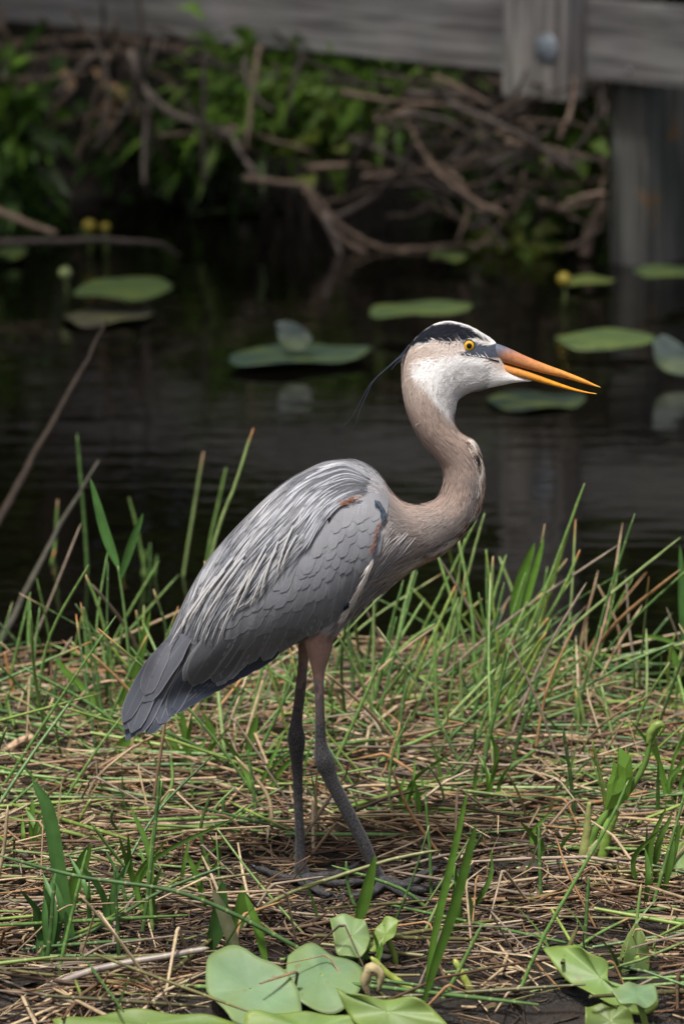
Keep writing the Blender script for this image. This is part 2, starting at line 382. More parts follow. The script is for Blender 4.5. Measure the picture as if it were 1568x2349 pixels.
# ------------------------------------------------------------------ timber guard rail across the water
BD = Vector((.756, -.6546, 0)).normalized(); BN = Vector((.6546, .756, 0)).normalized(); BP = Vector((.457, 5.79, 0))
def box_mesh(L, T, H, bev=.004):
    import bmesh
    bm = bmesh.new(); bmesh.ops.create_cube(bm, size=1); bmesh.ops.scale(bm, vec=(L, T, H), verts=bm.verts)
    bmesh.ops.bevel(bm, geom=bm.edges[:], offset=bev, segments=2, affect='EDGES', profile=.7)
    me = bpy.data.meshes.new('timber'); bm.to_mesh(me); bm.free()
    for v in me.vertices:           # slightly uneven sawn faces
        k = math.sin(v.co.x * 9 + v.co.z * 5) * .0012; v.co.y += k; v.co.z += k * .7
    return me
def timber(name, c, xd, zd, L, T, H, m, parent):
    """box: length along xd, height along zd"""
    o = put(name, box_mesh(L, T, H), m, parent); xd = Vector(xd).normalized(); zd = Vector(zd).normalized(); yd = zd.cross(xd)
    o.matrix_parent_inverse = Matrix.Translation(-parent.location) if parent.type == 'EMPTY' else parent.matrix_world.inverted()
    rot = Matrix((xd, yd, zd)).transposed().to_4x4(); o.matrix_world = Matrix.Translation(Vector(c)) @ rot
    o.matrix_basis = Matrix.Translation(Vector(c)) @ rot
    return o
walk = empty('timber_guard_rail', (BP.x, BP.y, 0))
tag(walk, 'weathered grey timber guard rail on a square post above the swamp water', 'guard rail')
UPV = Vector((0, 0, 1))
def on(s, n, z): return BP + BD * s + BN * n + UPV * z
timber('beam', on(-2.42, .025, .57), BD, UPV, 5.1, .05, .20, M['wood'], walk)
timber('beam', on(1.335, .0265, .569), BD, UPV, 2.4, .05, .198, M['wood'], walk)
rail_post = timber('railing_post', on(.10, -.043, .98), UPV, BD, 1.12, .083, .20, M['wood_block'], walk)
timber('railing_post', on(-2.6, -.043, .98), UPV, BD, 1.12, .083, .20, M['wood_block'], walk)
timber('railing', on(-1.1, .03, 1.45), BD, UPV, 7.4, .045, .14, M['wood'], walk)
timber('support_post', on(.283, .205, .13), UPV, BD, .86, .27, .112, M['wood_post'], walk)
timber('support_post', on(-2.6, .205, .13), UPV, BD, .86, .27, .112, M['wood_post'], walk)
def disc(rad, h, dome, n=28, m=6):
    rr = np.linspace(0, 1, m); prof = [(1e-5, h + dome)] + [(rad * .8 * r, h + dome * (1 - r * r)) for r in rr[1:]] + [(rad, h * .8), (rad, 0), (1e-5, 0)]
    th = np.linspace(0, 2 * np.pi, n, endpoint=False)
    V = np.array([[r * math.cos(t), r * math.sin(t), z] for r, z in prof for t in th]); k = len(prof)
    i = np.arange(k * n).reshape(k, n); nx_ = np.roll(i, -1, 1); F = np.stack([i[:-1], i[1:], nx_[1:], nx_[:-1]], -1).reshape(-1, 4)
    return V, F
def stud(name, uv, rad, h, dome, off, parent, col):
    """round metal head on the boardwalk front; the place along the beam comes from the pixel"""
    d = Vector(ray(*uv)); o = Vector(CO); n = -BN; p0 = on(0, off, 0); t = (p0 - o).dot(n) / d.dot(n); p = o + d * t
    V, F = disc(rad, h, dome); ob = put(name, np_mesh(name, V, F, np.broadcast_to(col, (len(V), 3))), M['steel'], parent)
    mw = Matrix.Translation(p) @ n.to_track_quat('Z', 'Y').to_matrix().to_4x4()
    ob.matrix_parent_inverse = Matrix.Translation(-parent.location) if parent.type == 'EMPTY' else parent.matrix_basis.inverted()
    ob.matrix_basis = mw
    return ob
stud('bolt_head', (1253, 110), .037, .006, .007, -.0862, walk, (.27, .31, .35))
stud('nail_head', (1442, 158), .0065, .002, .002, -.0005, walk, (.4, .4, .42))
# ------------------------------------------------------------------ dead branches on the far bank
def branch(px, y, r0, r1, col, label, group=None, name='dead_branch', yend=None, wob=.006):
    px = np.array(px, float); k = len(px); ys = np.linspace(y, y if yend is None else yend, k)
    P = at_y(px[:, 0], px[:, 1], ys); n = max(8, k * 4); Q = spline(P, n); Q += rng.normal(0, wob * .25, Q.shape)
    V, F, C = tube(Q, np.linspace(r0, r1, n) * (1 + rng.normal(0, .06, n)), 8, np.asarray(col))
    V, b = rebase(V); o = put(name, np_mesh(name, V, F, C), M['bark'], loc=b); return tag(o, label, 'branch', group)
BK = np.array([.20, .165, .145]); BT = np.array([.32, .235, .18]); BDK = np.array([.07, .055, .048])
branch([(300, 120), (340, 215), (420, 270), (520, 302), (548, 345), (590, 405)], 6.3, .012, .007, BK * .75, 'grey bare branch curving down from the beam into the thicket', yend=6.05)
branch([(560, 408), (640, 420), (700, 428), (735, 468), (790, 525), (850, 560), (925, 572), (1050, 562), (1170, 560)], 5.9, .0095, .006, BT * .5, 'long pale branch sagging in a bow just above the water')
branch([(700, 430), (730, 490), (780, 545), (840, 580), (890, 585), (940, 572)], 5.88, .009, .006, BT * .5, 'short pale branch alongside the bowed branch over the water')
branch([(745, 490), (770, 560), (808, 640)], 5.85, .009, .004, BK, 'thin twig dropping from the bowed branch to the water')
branch([(-30, 557), (120, 553), (260, 552), (360, 560), (412, 585)], 5.2, .009, .005, BK * .5, 'thin grey stick lying level over the water beside a yellow flower', yend=5.5)
branch([(-20, 140), (120, 132), (220, 128), (310, 122)], 7.2, .016, .012, BT, 'thick pale branch lying level beneath the timber beam')
branch([(-20, 105), (120, 95), (230, 84), (330, 95), (440, 118)], 7.4, .014, .01, BT * 1.05, 'pale arched branch tucked under the timber beam')
branch([(60, 140), (75, 230), (90, 320)], 6.9, .012, .008, BT * .5, 'brown stem hanging down below the thick level branch')
branch([(-10, 480), (60, 510), (130, 535)], 5.6, .011, .006, BT * .7, 'tan stick slanting into the water at the thicket edge', yend=5.4)
branch([(905, 430), (950, 385), (1010, 345), (1090, 315), (1200, 300), (1290, 310)], 6.5, .011, .007, BT * .8, 'curved brown branch arching over the tangle of sticks')
branch([(960, 170), (1060, 215), (1150, 260), (1260, 320)], 6.7, .013, .008, BT * .75, 'brown branch slanting down behind the railing post')
branch([(1060, 430), (1120, 480), (1180, 535)], 6.2, .012, .008, BT * .6, 'brown stub slanting down to the water behind the bird')
branch([(1340, 590), (1355, 520), (1385, 460)], 5.75, .018, .010, BT * .65, 'thick broken stem leaning on the timber post')
G_ST = 'sticks in the far bank tangle'
LAB = {0: 'thin brown stick in the dead tangle behind the bird', 1: 'pale weathered stick in the dead tangle behind the bird', 2: 'thin brown stick in the shaded hollow beyond the lily pads', 3: 'pale weathered stick in the shaded hollow beyond the lily pads'}
for i in range(190):
    right = rng.random() < .66
    u0 = rng.uniform(840, 1400) if right else rng.uniform(-60, 820); v0 = (190 + 330 * rng.random() ** 1.3) if right else rng.uniform(110, 340)
    x = (u0 - 784) / FPX * 12.3; line = 5.79 - .866 * (x - .457)
    y = line - rng.uniform(-.5, .22) if right else rng.uniform(6.0, 7.0); L = rng.uniform(120, 360); a = rng.normal(R(14 if rng.random() < .6 else -25), R(26)) if right else rng.normal(R(60), R(45))
    b = rng.normal(0, .35); pts = [(u0 + L * (t - .5) * math.cos(a + b * t), v0 + L * (t - .5) * math.sin(a + b * t)) for t in (0, .33, .66, 1)]
    if max(p[1] for p in pts) > 590 or (right and max(p[0] for p in pts) > 1400 and y < 5.75): pts = [(min(p[0], 1385), min(p[1], 585)) for p in pts]
    pale = rng.random() < .55
    branch(pts, y, rng.uniform(.005, .010), rng.uniform(.003, .005), (BT if pale else BK * .8) * rng.uniform(.25, .75), LAB[(0 if right else 2) + pale], 'sticks in the bird side tangle' if right else 'sticks in the shaded hollow', 'stick', y + rng.normal(0, .15))
# hanging dead leaves, top left of the thicket
for px in [[(140, 150), (160, 190), (165, 215)], [(215, 155), (255, 215), (265, 270)], [(250, 185), (290, 220), (315, 285)], [(265, 195), (245, 260), (258, 310)]]:
    P = spline(at_y(np.array(px)[:, 0], np.array(px)[:, 1], np.array([6.6, 6.55, 6.55])), 9); s = np.linspace(0, 1, 9)
    V, F, C = tube(P, .019 * np.sin(np.clip(s * .95 + .05, 0, 1) * np.pi) + .002, 8, np.array([.36, .23, .13]), flat=.25); V, b = rebase(V)
    tag(put('dead_leaf', np_mesh('dead_leaf', V, F, C), M['straw'], loc=b), 'dry tan leaf hanging under the pale level branch', 'leaf', 'dry leaves hanging under the branch')
# leaning stems over the open water; the first is a reflection built solid
for px, y, r, c, lab in [([(245, 735), (170, 880), (80, 1040), (-20, 1230)], 2.55, .009, BT * .10, 'thick brown leaning branch reflection built as a solid stem beside the lily pads'),
                         ([(225, 1060), (120, 1240), (20, 1440), (-20, 1500)], 1.85, .0085, np.array([.06, .058, .044]), 'pale blurred dead reed leaning over the grassy bank edge')]:
    o = branch(px, y, r * .3, r, c, lab, None, 'leaning_stem', y - .42)
    o['category'] = 'reed'
# ------------------------------------------------------------------ shrubs and trees across the water
def shrub(name, cuv, y, ru, rv, n, cols, label, group, LL=(.05, .10), WW=(.012, .024), long=False):
    c = at_y(*cuv, y); k = .00108 * (y + CAM_D) / 12.1
    e = empty(name, (c[0], y + .15, float(bz(c[0], y + .15)))); tag(e, label, 'shrub', group)
    P = c + rng.normal(size=(n, 3)) * np.array([ru * k, .14, rv * k]) * .55
    base = np.array(e.location)
    D = (P - c) * 2 + rng.normal(size=(n, 3)) * .25 + ([0, -.1, .25] if long else [0, -.15, .0])
    C = np.array(cols)[rng.integers(0, len(cols), n)] * rng.uniform(.6, 1.3, n)[:, None]
    V, F, CC = leaves(P, D, rng.uniform(*LL, n), rng.uniform(*WW, n), C, droop=.45 if long else .2)
    tag(put('leaf', np_mesh('leaf', V, F, CC), M['leaf'], e), kind='stuff')
    st = []
    for i in range(7):
        t = P[rng.integers(n)]; m = lerp(base, t, .5) + rng.normal(0, .05, 3)
        st.append(tube(spline(np.array([base - [0, 0, .08], m, t]), 10), np.linspace(.006, .002, 10), 5, BDK * 1.3))
    V, F, CC = cat_mesh(st); put('stem', np_mesh('stem', V, F, CC), M['bark'], e)
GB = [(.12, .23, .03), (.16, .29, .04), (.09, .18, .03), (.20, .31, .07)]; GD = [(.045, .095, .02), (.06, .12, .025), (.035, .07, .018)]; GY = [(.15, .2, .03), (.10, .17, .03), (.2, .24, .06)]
G_SH = 'leafy shrubs on the far bank'
for a in [((700, 205), 6.38, 190, 80, 150, GB, 'bright green narrow leaved shrub under the timber beam', (.09, .2), (.010, .02), True),
          ((640, 250), 6.4, 60, 70, 40, GB, 'small green shrub with one pale upright leaf above the branch', (.08, .16), (.012, .02), True),
          ((860, 215), 6.22, 120, 60, 90, GB, 'green shrub between the beam and the stick tangle', (.06, .14), (.012, .022), True),
          ((500, 300), 6.55, 130, 90, 90, GD + GB[:1], 'dark green shrub behind the grey bare branch', (.06, .12), (.012, .025), False),
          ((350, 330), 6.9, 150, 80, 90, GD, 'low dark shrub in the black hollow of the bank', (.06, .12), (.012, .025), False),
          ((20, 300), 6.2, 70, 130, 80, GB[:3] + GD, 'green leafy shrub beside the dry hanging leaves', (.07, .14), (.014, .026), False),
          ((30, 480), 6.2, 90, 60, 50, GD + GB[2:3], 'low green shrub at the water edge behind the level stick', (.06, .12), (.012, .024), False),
          ((1318, 300), 5.90, 34, 75, 40, GB + GY, 'bright green broad leaved sapling next to the timber post', (.07, .12), (.022, .036), False),
          ((1150, 430), 6.5, 120, 80, 80, GD + GB[2:3], 'dark shrub among the sticks behind the bird head', (.05, .10), (.012, .024), False),
          ((1180, 600), 5.9, 70, 60, 36, GY + GB[:1], 'yellow green water plant below the stick tangle', (.06, .11), (.016, .028), False),
          ((1290, 420), 6.2, 70, 70, 50, GB[2:] + GD, 'green shrub leaning towards the square post', (.06, .11), (.014, .026), False),
          ((760, 330), 6.15, 110, 70, 14, GY, 'sparse shrub with pale yellow green leaves over the bowed branch', (.05, .09), (.02, .032), False)]:
    shrub('marsh_shrub', a[0], a[1], a[2], a[3], int(a[4] * 3.2), a[5], a[6], G_SH, a[7], a[8], a[9])
for k, (uu, yy_) in enumerate([(-300, 7.0), (-620, 6.8), (-950, 7.1), (-1300, 6.9), (-1700, 7.0), (1750, 6.7), (2050, 6.6), (2400, 6.8)]):
    side = 'past the dry hanging leaves' if uu < 0 else 'past the square timber post'
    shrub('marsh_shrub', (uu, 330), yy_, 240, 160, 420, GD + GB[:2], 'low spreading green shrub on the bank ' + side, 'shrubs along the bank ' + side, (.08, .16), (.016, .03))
# trees behind and over the bank: they shade it and hang in the water's reflection
def tree(x, y, h, cr, n, lab, over=0., ox=0., cols=GD + GB[:2]):
    e = empty('swamp_tree', (x, y, float(bz(x, y)) - .05)); tag(e, lab, 'tree', 'trees behind the guard rail')
    b = np.array(e.location); top = b + [ox, -over, h]
    st = [tube(spline(np.array([b, b + [.1, -.1, h * .35], lerp(b, top, .7) + [-.1, 0, 0], top]), 14), np.linspace(.10, .03, 14), 9, BDK)]
    for i in range(9):
        s = rng.uniform(.55, .95); p = lerp(b, top, s); q = p + rng.normal(size=3) * [cr * .6, cr * .6, .3] + [ox * .3, -over * .3, .4]
        st.append(tube(spline(np.array([p, lerp(p, q, .5) + [0, 0, .12], q]), 8), np.linspace(.035, .01, 8), 6, BDK))
    V, F, C = cat_mesh(st); put('trunk', np_mesh('trunk', V, F, C), M['bark'], e)
    nc = 26; cc = top + rng.normal(size=(nc, 3)) * [cr * .55, cr * .55, h * .22] - [0, 0, h * .12]
    k = rng.integers(0, nc, n); P = cc[k] + rng.normal(size=(n, 3)) * cr * .2
    C = np.array(cols)[rng.integers(0, len(cols), n)] * rng.uniform(.6, 1.3, n)[:, None] * (.8 + .4 * rng.random(nc)[k])[:, None]
    ok = (P[:, 2] > (3.0 if ox else 1.5)); P, C = P[ok], C[ok]; n = len(P)
    V, F, CC = leaves(P, rng.normal(size=(n, 3)), rng.uniform(.10, .2, n), rng.uniform(.03, .055, n), C)
    tag(put('crown', np_mesh('crown', V, F, CC), M['leaf'], e), kind='stuff')
for x, y, h, cr, lab, ov in [(-3.2, 9.2, 4.6, 1.9, 'leafy swamp tree behind the left end of the guard rail', 2.4), (-1.0, 9.6, 5.0, 2.0, 'leafy swamp tree leaning over the timber beam', 1.6), (1.2, 9.4, 4.8, 2.0, 'leafy swamp tree behind the square timber post', .4),
                          (3.3, 9.0, 4.4, 2.0, 'leafy swamp tree beyond the right end of the railing', 2.0), (-5.4, 8.8, 4.5, 2.0, 'leafy swamp tree by the open water past the thicket', 2.0), (5.4, 8.6, 4.6, 2.0, 'leafy swamp tree far along the bank past the railing', 2.2)]:
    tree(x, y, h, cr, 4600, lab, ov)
for x, y, h, cr, lab, ox, ov in [(-3.3, 2.9, 5.2, 1.7, 'unseen tall tree added in the water beside the grassy bank for shade', 1.5, .4), (-3.0, 5.3, 5.4, 1.8, 'unseen tall tree added in the water beyond the leaning stems for shade', 1.7, .3), (2.7, 5.6, 5.6, 1.8, 'unseen tall tree added in the water past the guard rail for shade', -2.3, .8), (-2.2, 7.9, 5.0, 1.7, 'unseen tree added on the bank behind the thick level branch for shade', 1.2, 1.6)]:
    tree(x, y, h, cr, 1100 if x > 0 else 2000, lab, ov, ox)  # unseen trees added so their crowns shade the beam, bank and pads
for cx, cy, cz, nn, lab in [(.55, 7.7, 1.15, 300, 'yellow green bush coloured to look sunlit behind the timber post'), (.95, 7.8, 1.35, 300, 'tall bush coloured to look sunlit past the square post'), (1.5, 7.7, 1.3, 220, 'bush coloured to look sunlit along the railing past the post'),
                        (-.2, 8.3, 1.6, 160, 'green bush behind the middle of the beam'), (-1.4, 8.5, 1.6, 160, 'green bush behind the far end of the beam')]:  # unseen bushes set here for green reflections in the water
    e = empty('tall_bush', (cx, cy, float(bz(cx, cy)))); tag(e, lab, 'shrub', 'tall bushes behind the guard rail')
    P = np.array([cx, cy, cz]) + rng.normal(size=(nn, 3)) * [.22, .2, .36]; b = np.array(e.location)
    C = np.array(GY + GB)[rng.integers(0, 7, nn)] * rng.uniform(1.0, 1.8, nn)[:, None]  # leaf colours raised to look sunlit
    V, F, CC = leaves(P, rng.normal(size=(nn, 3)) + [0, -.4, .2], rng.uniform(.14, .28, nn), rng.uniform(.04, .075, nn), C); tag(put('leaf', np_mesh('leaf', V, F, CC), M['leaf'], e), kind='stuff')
    V, F, CC = cat_mesh([tube(spline(np.array([b - [0, 0, .05], (b + P[i]) / 2 + [.05, 0, 0], P[i]]), 10), np.linspace(.012, .004, 10), 6, BDK) for i in range(8)]); put('stem', np_mesh('stem', V, F, CC), M['bark'], e)
n = 44000
P = np.stack([rng.uniform(-11, 11, n), rng.uniform(9.6, 12.5, n), rng.uniform(.03, 1, n) * 8], 1); P[:, 2] += 0
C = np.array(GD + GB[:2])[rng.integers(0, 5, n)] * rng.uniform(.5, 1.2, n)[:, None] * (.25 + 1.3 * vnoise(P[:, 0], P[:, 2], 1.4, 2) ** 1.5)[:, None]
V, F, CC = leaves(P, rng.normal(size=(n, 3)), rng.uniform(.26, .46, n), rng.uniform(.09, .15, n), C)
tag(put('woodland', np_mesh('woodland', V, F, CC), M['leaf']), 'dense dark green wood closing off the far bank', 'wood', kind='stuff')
# ------------------------------------------------------------------ leaves of water plants
def traced_leaf(name, poly, p0, nrm, col, label, cat='lily pad', group=None, wave=.006, cup=.0, edge=None, thick=.0018, wn=5, seed=0, m='lily', petiole=None, prad=.004):
    """outline (px) laid on its own plane through p0; rings to the centre, waved, with thickness"""
    poly = np.array(poly, float); poly = spline(np.concatenate([poly, poly[:1]]), 49)[:-1]
    p0 = np.asarray(p0, float); nrm = np.asarray(nrm, float); nrm /= np.linalg.norm(nrm)
    d = ray(poly[:, 0], poly[:, 1]); t = ((p0 - CO) @ nrm) / (d @ nrm); B = CO + d * t[:, None]
    c = B.mean(0); k = len(B); rings = [0.02, .3, .55, .75, .9, 1.0]
    ang = np.arange(k) / k * 2 * np.pi; V = []; C = []
    col = np.asarray(col, float); edge = col if edge is None else np.asarray(edge, float)
    size = np.linalg.norm(B - c, axis=1).mean()
    for r in rings:
        w = wave * (np.sin(ang * wn + seed) * .6 + np.sin(ang * 3 + seed * 2.1) * .5) * r ** 2 + cup * size * r * r + .0003 * np.cos(ang * 18) * r * (r < .95)
        V.append(c + (B - c) * r + nrm * w[:, None]); C.append(np.broadcast_to(lerp(col, edge, r ** 6), (k, 3)) * (1 + .022 * np.cos(ang * 16) * (r > .1))[:, None])
    V = np.concatenate(V); C = np.concatenate(C); nr = len(rings)
    i = np.arange(nr * k).reshape(nr, k); nx_ = np.roll(i, -1, 1); F = np.stack([i[:-1], nx_[:-1], nx_[1:], i[1:]], -1).reshape(-1, 4)
    o = len(V); V2 = V - nrm * thick; F2 = F[:, ::-1] + o
    rim = np.stack([i[-1], nx_[-1], nx_[-1] + o, i[-1] + o], -1)
    V = np.concatenate([V, V2]); F = np.concatenate([F, F2, rim]); C = np.concatenate([C, C * .85])
    if petiole is None:
        b = c.copy(); V = V - b
        return tag(put(name, np_mesh(name, V, F, C), M[m], loc=tuple(b)), label, cat, group)
    e = empty(name, petiole); tag(e, label, cat, group)
    put('blade', np_mesh('blade', V, F, C), M[m], e)
    q = np.array(petiole, float); mid = (q + c) / 2 + [0.01, .0, .0]
    V, F, C = tube(spline(np.array([q - [0, 0, .03], mid, c - nrm * .001]), 14), prad, 8, np.array([.20, .30, .06])); put('stalk', np_mesh('stalk', V, F, C), M['rush'], e)
    return e
def ell(cu, cv, ru, rv, n=14, sq=1.0, rot=0.): 
    a = np.linspace(0, 2 * np.pi, n, endpoint=False); x = ru * np.cos(a); k = 1 + .10 * np.sin(a * 2 + cu) + .07 * np.sin(a * 3 + cu * 1.7) + .05 * np.sin(a * 5 + cu * .7); x = x * (1 + .06 * np.sin(a * 3 + cu)); y = rv * np.sin(a) * k
    return [(cu + xx, cv + yy + rot * xx) for xx, yy in zip(x, y)]
LG = np.array([.075, .118, .045]); LT = np.array([.042, .075, .058]); LB = np.array([.075, .115, .105])
up = (0, 0, 1)
def wz(u, v, z=.012): return at_z(u, v, z)
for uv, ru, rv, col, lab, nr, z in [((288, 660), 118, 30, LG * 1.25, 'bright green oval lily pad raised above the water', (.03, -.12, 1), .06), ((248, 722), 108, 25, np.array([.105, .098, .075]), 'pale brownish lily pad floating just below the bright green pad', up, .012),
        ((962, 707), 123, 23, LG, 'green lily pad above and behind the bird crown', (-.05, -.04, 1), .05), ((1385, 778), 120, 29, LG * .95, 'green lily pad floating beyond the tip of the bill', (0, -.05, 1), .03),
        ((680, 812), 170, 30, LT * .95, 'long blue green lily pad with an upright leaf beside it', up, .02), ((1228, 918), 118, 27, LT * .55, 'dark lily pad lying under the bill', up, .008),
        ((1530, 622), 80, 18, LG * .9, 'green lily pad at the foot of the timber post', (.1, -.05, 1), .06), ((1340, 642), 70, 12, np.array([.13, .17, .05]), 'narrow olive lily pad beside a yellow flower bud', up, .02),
        ((30, 578), 40, 14, LG * .8, 'small green lily pad by the level stick', up, .02), ((110, 475), 55, 13, LG * .5, 'green lily pad near the bank with shade put into its colour', up, .02), ((560, 478), 130, 12, LG * .32, 'thin floating lily pad with deep shade put into its colour', up, .012), ((1030, 585), 45, 14, LG * .7, 'small green pad under the bowed branch', up, .03)]:  # the two pads by the bank have shade painted in as dimmed green
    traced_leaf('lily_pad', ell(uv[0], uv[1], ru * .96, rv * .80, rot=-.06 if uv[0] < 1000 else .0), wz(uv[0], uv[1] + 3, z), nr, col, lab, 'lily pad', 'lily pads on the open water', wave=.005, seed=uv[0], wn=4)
traced_leaf('lily_leaf', [(632, 740), (660, 737), (700, 755), (716, 780), (705, 800), (670, 806), (645, 790), (636, 765)], wz(672, 800, .04), (-.1, -.8, .25), LB * .55, 'blue green leaf standing upright behind the long lily pad', 'lily leaf', seed=2, wave=.002)
traced_leaf('lily_leaf', [(1495, 785), (1520, 768), (1560, 790), (1600, 830), (1590, 862), (1540, 858), (1505, 835)], wz(1545, 858, .02), (-.1, -.8, .25), LB * .6, 'pale blue green leaf standing in the water beyond the bill', 'lily leaf', seed=4, wave=.002)
for uv, r, lab in [((205, 519), .018, 'yellow water lily bud above the level stick'), ((242, 522), .013, 'dull cream lily bud next to the yellow bud'), ((150, 626), .016, 'pale green lily bud on a thin stalk beside the bright pad'), ((1292, 641), .017, 'yellow water lily bud by the timber post')]:
    p = at_z(uv[0], uv[1], .07); e = empty('lily_bud', (p[0], p[1], -.02)); tag(e, lab, 'flower bud')
    s = np.linspace(0, 1, 9); P = p + np.stack([s * 0, s * 0, (s - .5) * r * 2], 1)
    c = (.26, .21, .025) if 'yellow' in lab else ((.42, .36, .24) if 'cream' in lab else (.28, .34, .14))
    V, F, C = tube(P, r * np.sqrt(np.clip(1 - (s * 2 - 1) ** 2, .01, 1)), 12, c); put('bud', np_mesh('bud', V, F, C), M['flower'], e)
    V, F, C = tube(np.array([[p[0], p[1], -.02], [p[0] + .004, p[1], p[2] * .5], p]), .004, 6, (.12, .16, .05)); put('stalk', np_mesh('stalk', V, F, C), M['rush'], e)
# ------------------------------------------------------------------ the heron
def srgb(r, g, b): 
    c = np.array([r, g, b], float) / 255
    return np.where(c < .04045, c / 12.92, ((c + .055) / 1.055) ** 2.4)
# rings: dorsal px, ventral px, half width in metres
ringsA = [((1082, 420), (1080, 427), .002), ((1000, 390), (1000, 431), .006), ((935, 335), (930, 444), .010), ((893, 226), (870, 456), .0125),
 ((830, 183), (810, 468), .0175), ((770, 148), (745, 484), .021), ((700, 123), (705, 508), .0235), ((640, 115), (690, 525), .025), ((570, 130), (684, 540), .0265),
 ((510, 168), (680, 560), .027), ((460, 215), (675, 580), .027), ((422, 268), (672, 600), .027), ((401, 340), (671, 620), .027), ((402, 430), (673, 640), .027),
 ((415, 530), (681, 662), .0265), ((440, 615), (697, 690), .0265), ((475, 690), (728, 713), .026), ((520, 757), (773, 738), .0255), ((570, 810), (803, 795), .025),
 ((608, 860), (822, 860), .0245), ((622, 925), (831, 930), .025), ((614, 985), (829, 1010), .026), ((595, 1028), (815, 1080), .028), ((560, 1058), (780, 1148), .032),
 ((515, 1076), (730, 1212), .037), ((465, 1079), (670, 1270), .043), ((415, 1070), (610, 1318), .050), ((370, 1040), (545, 1353), .058), ((335, 1003), (480, 1385), .066),
 ((300, 945), (410, 1433), .074), ((250, 892), (340, 1485), .081), ((180, 856), (270, 1535), .087), ((100, 848), (205, 1580), .091)]
ringsB = [((1085, 128), (1165, 890), .093), ((1000, 165), (1095, 935), .094), ((900, 220), (1010, 962), .093), ((800, 297), (920, 992), .090), ((700, 392), (830, 1022), .085),
 ((600, 497), (735, 1060), .077), ((510, 607), (630, 1110), .066), ((430, 740), (520, 1160), .053), ((370, 865), (430, 1200), .040), ((318, 985), (370, 1240), .028), ((270, 1090), (325, 1290), .016), ((235, 1180), (285, 1320), .006)]
NR = len(ringsA) + len(ringsB)
def rp(rs, Zf, k): u, v = Zf(np.array([r[k] for r in rs], float)); return at_y(u, v, np.zeros(len(rs)))
RD = np.concatenate([rp(ringsA, Z1, 0), rp(ringsB, Z2, 0)]); RV = np.concatenate([rp(ringsA, Z1, 1), rp(ringsB, Z2, 1)])
RW = np.array([r[2] for r in ringsA + ringsB])
NS = 6
nT = (NR - 1) * NS + 1
SD_, SV_, SW_ = spline(RD, nT), spline(RV, nT), np.maximum(spline(RW[:, None], nT)[:, 0], .001)
def body_pt(t, th):
    """t in ring units, th angle from the back (0) round the near side (positive) to the belly (pi)"""
    f = np.clip(t * NS, 0, nT - 1.001); i = f.astype(int); w = (f - i)[..., None]
    D = lerp(SD_[i], SD_[i + 1], w); V = lerp(SV_[i], SV_[i + 1], w); W = lerp(SW_[i], SW_[i + 1], w[..., 0])
    c = (D + V) / 2; a = (D - V) / 2
    s = np.sin(th); P = c + a * np.cos(th)[..., None]
    P = P.copy(); P[..., 1] -= W * np.sign(s) * np.abs(s) ** .85
    return P
tt = np.linspace(0, NR - 1, nT); thn = 48
TH = np.linspace(0, 2 * np.pi, thn, endpoint=False)
LV = body_pt(np.repeat(tt[:, None], thn, 1), np.repeat(TH[None], nT, 0)).reshape(-1, 3)
ii = np.arange(nT * thn).reshape(nT, thn); nx = np.roll(ii, -1, 1)
LF = np.stack([ii[:-1], ii[1:], nx[1:], nx[:-1]], -1).reshape(-1, 4)
c0 = len(LV)
LV = np.concatenate([LV, [LV[:thn].mean(0)], [LV[-thn:].mean(0)]])
caps = [[int(ii[0, (k + 1) % thn]), int(ii[0, k]), c0] for k in range(thn)] + [[int(ii[-1, k]), int(ii[-1, (k + 1) % thn]), c0 + 1] for k in range(thn)]
NEAR_Y, FAR_Y = -.034, .034
def leg_tube(spec, y, y_end):
    u, v = Z3(np.array([((a + b) / 2, c) for c, a, b in spec], float))
    ys = np.linspace(y, y_end, len(spec)); P = at_y(u, v, ys)
    r = np.array([(b - a) / 2 * .3292 * .000592 for c, a, b in spec])
    n = len(spec) * 4
    return spline(P, n), np.maximum(spline(r[:, None], n)[:, 0], .003)
far_leg = [(180, 340, 470), (300, 332, 425), (450, 331, 404), (600, 314, 392), (700, 304, 380), (800, 289, 368), (880, 274, 368), (950, 259, 384), (1010, 264, 385), (1060, 270, 376), (1130, 283, 370), (1200, 291, 369), (1400, 300, 369), (1600, 309, 380), (1750, 313, 386), (1830, 307, 396), (1890, 303, 412), (1930, 310, 425)]
near_leg = [(60, 420, 690), (170, 380, 640), (250, 368, 588), (330, 385, 575), (400, 405, 556), (470, 424, 530), (540, 438, 517), (640, 446, 516), (750, 450, 519), (900, 450, 526), (980, 448, 532), (1040, 443, 552), (1100, 441, 583), (1150, 458, 596), (1200, 486, 604), (1270, 520, 624), (1400, 590, 690), (1550, 670, 765), (1700, 745, 840), (1830, 806, 892), (1900, 845, 925), (1960, 880, 965)]
farP, farR = leg_tube(far_leg, FAR_Y, FAR_Y)
nearP, nearR = leg_tube(near_leg, NEAR_Y, -.03)
def toe(px, r0, r1, lift=.008):
    u, v = Z3(np.array(px, float))
    P = at_z(u, v, np.full(len(px), .058)); P[:, 2] = gz(P[:, 0], P[:, 1]) + lift
    n = len(px) * 5; Q = spline(P, n); s = np.linspace(0, 1, n)
    r = lerp(r0, r1, s) * (1 + .14 * np.sin(s * 19))
    Q[:, 2] += r * .5
    return Q, r
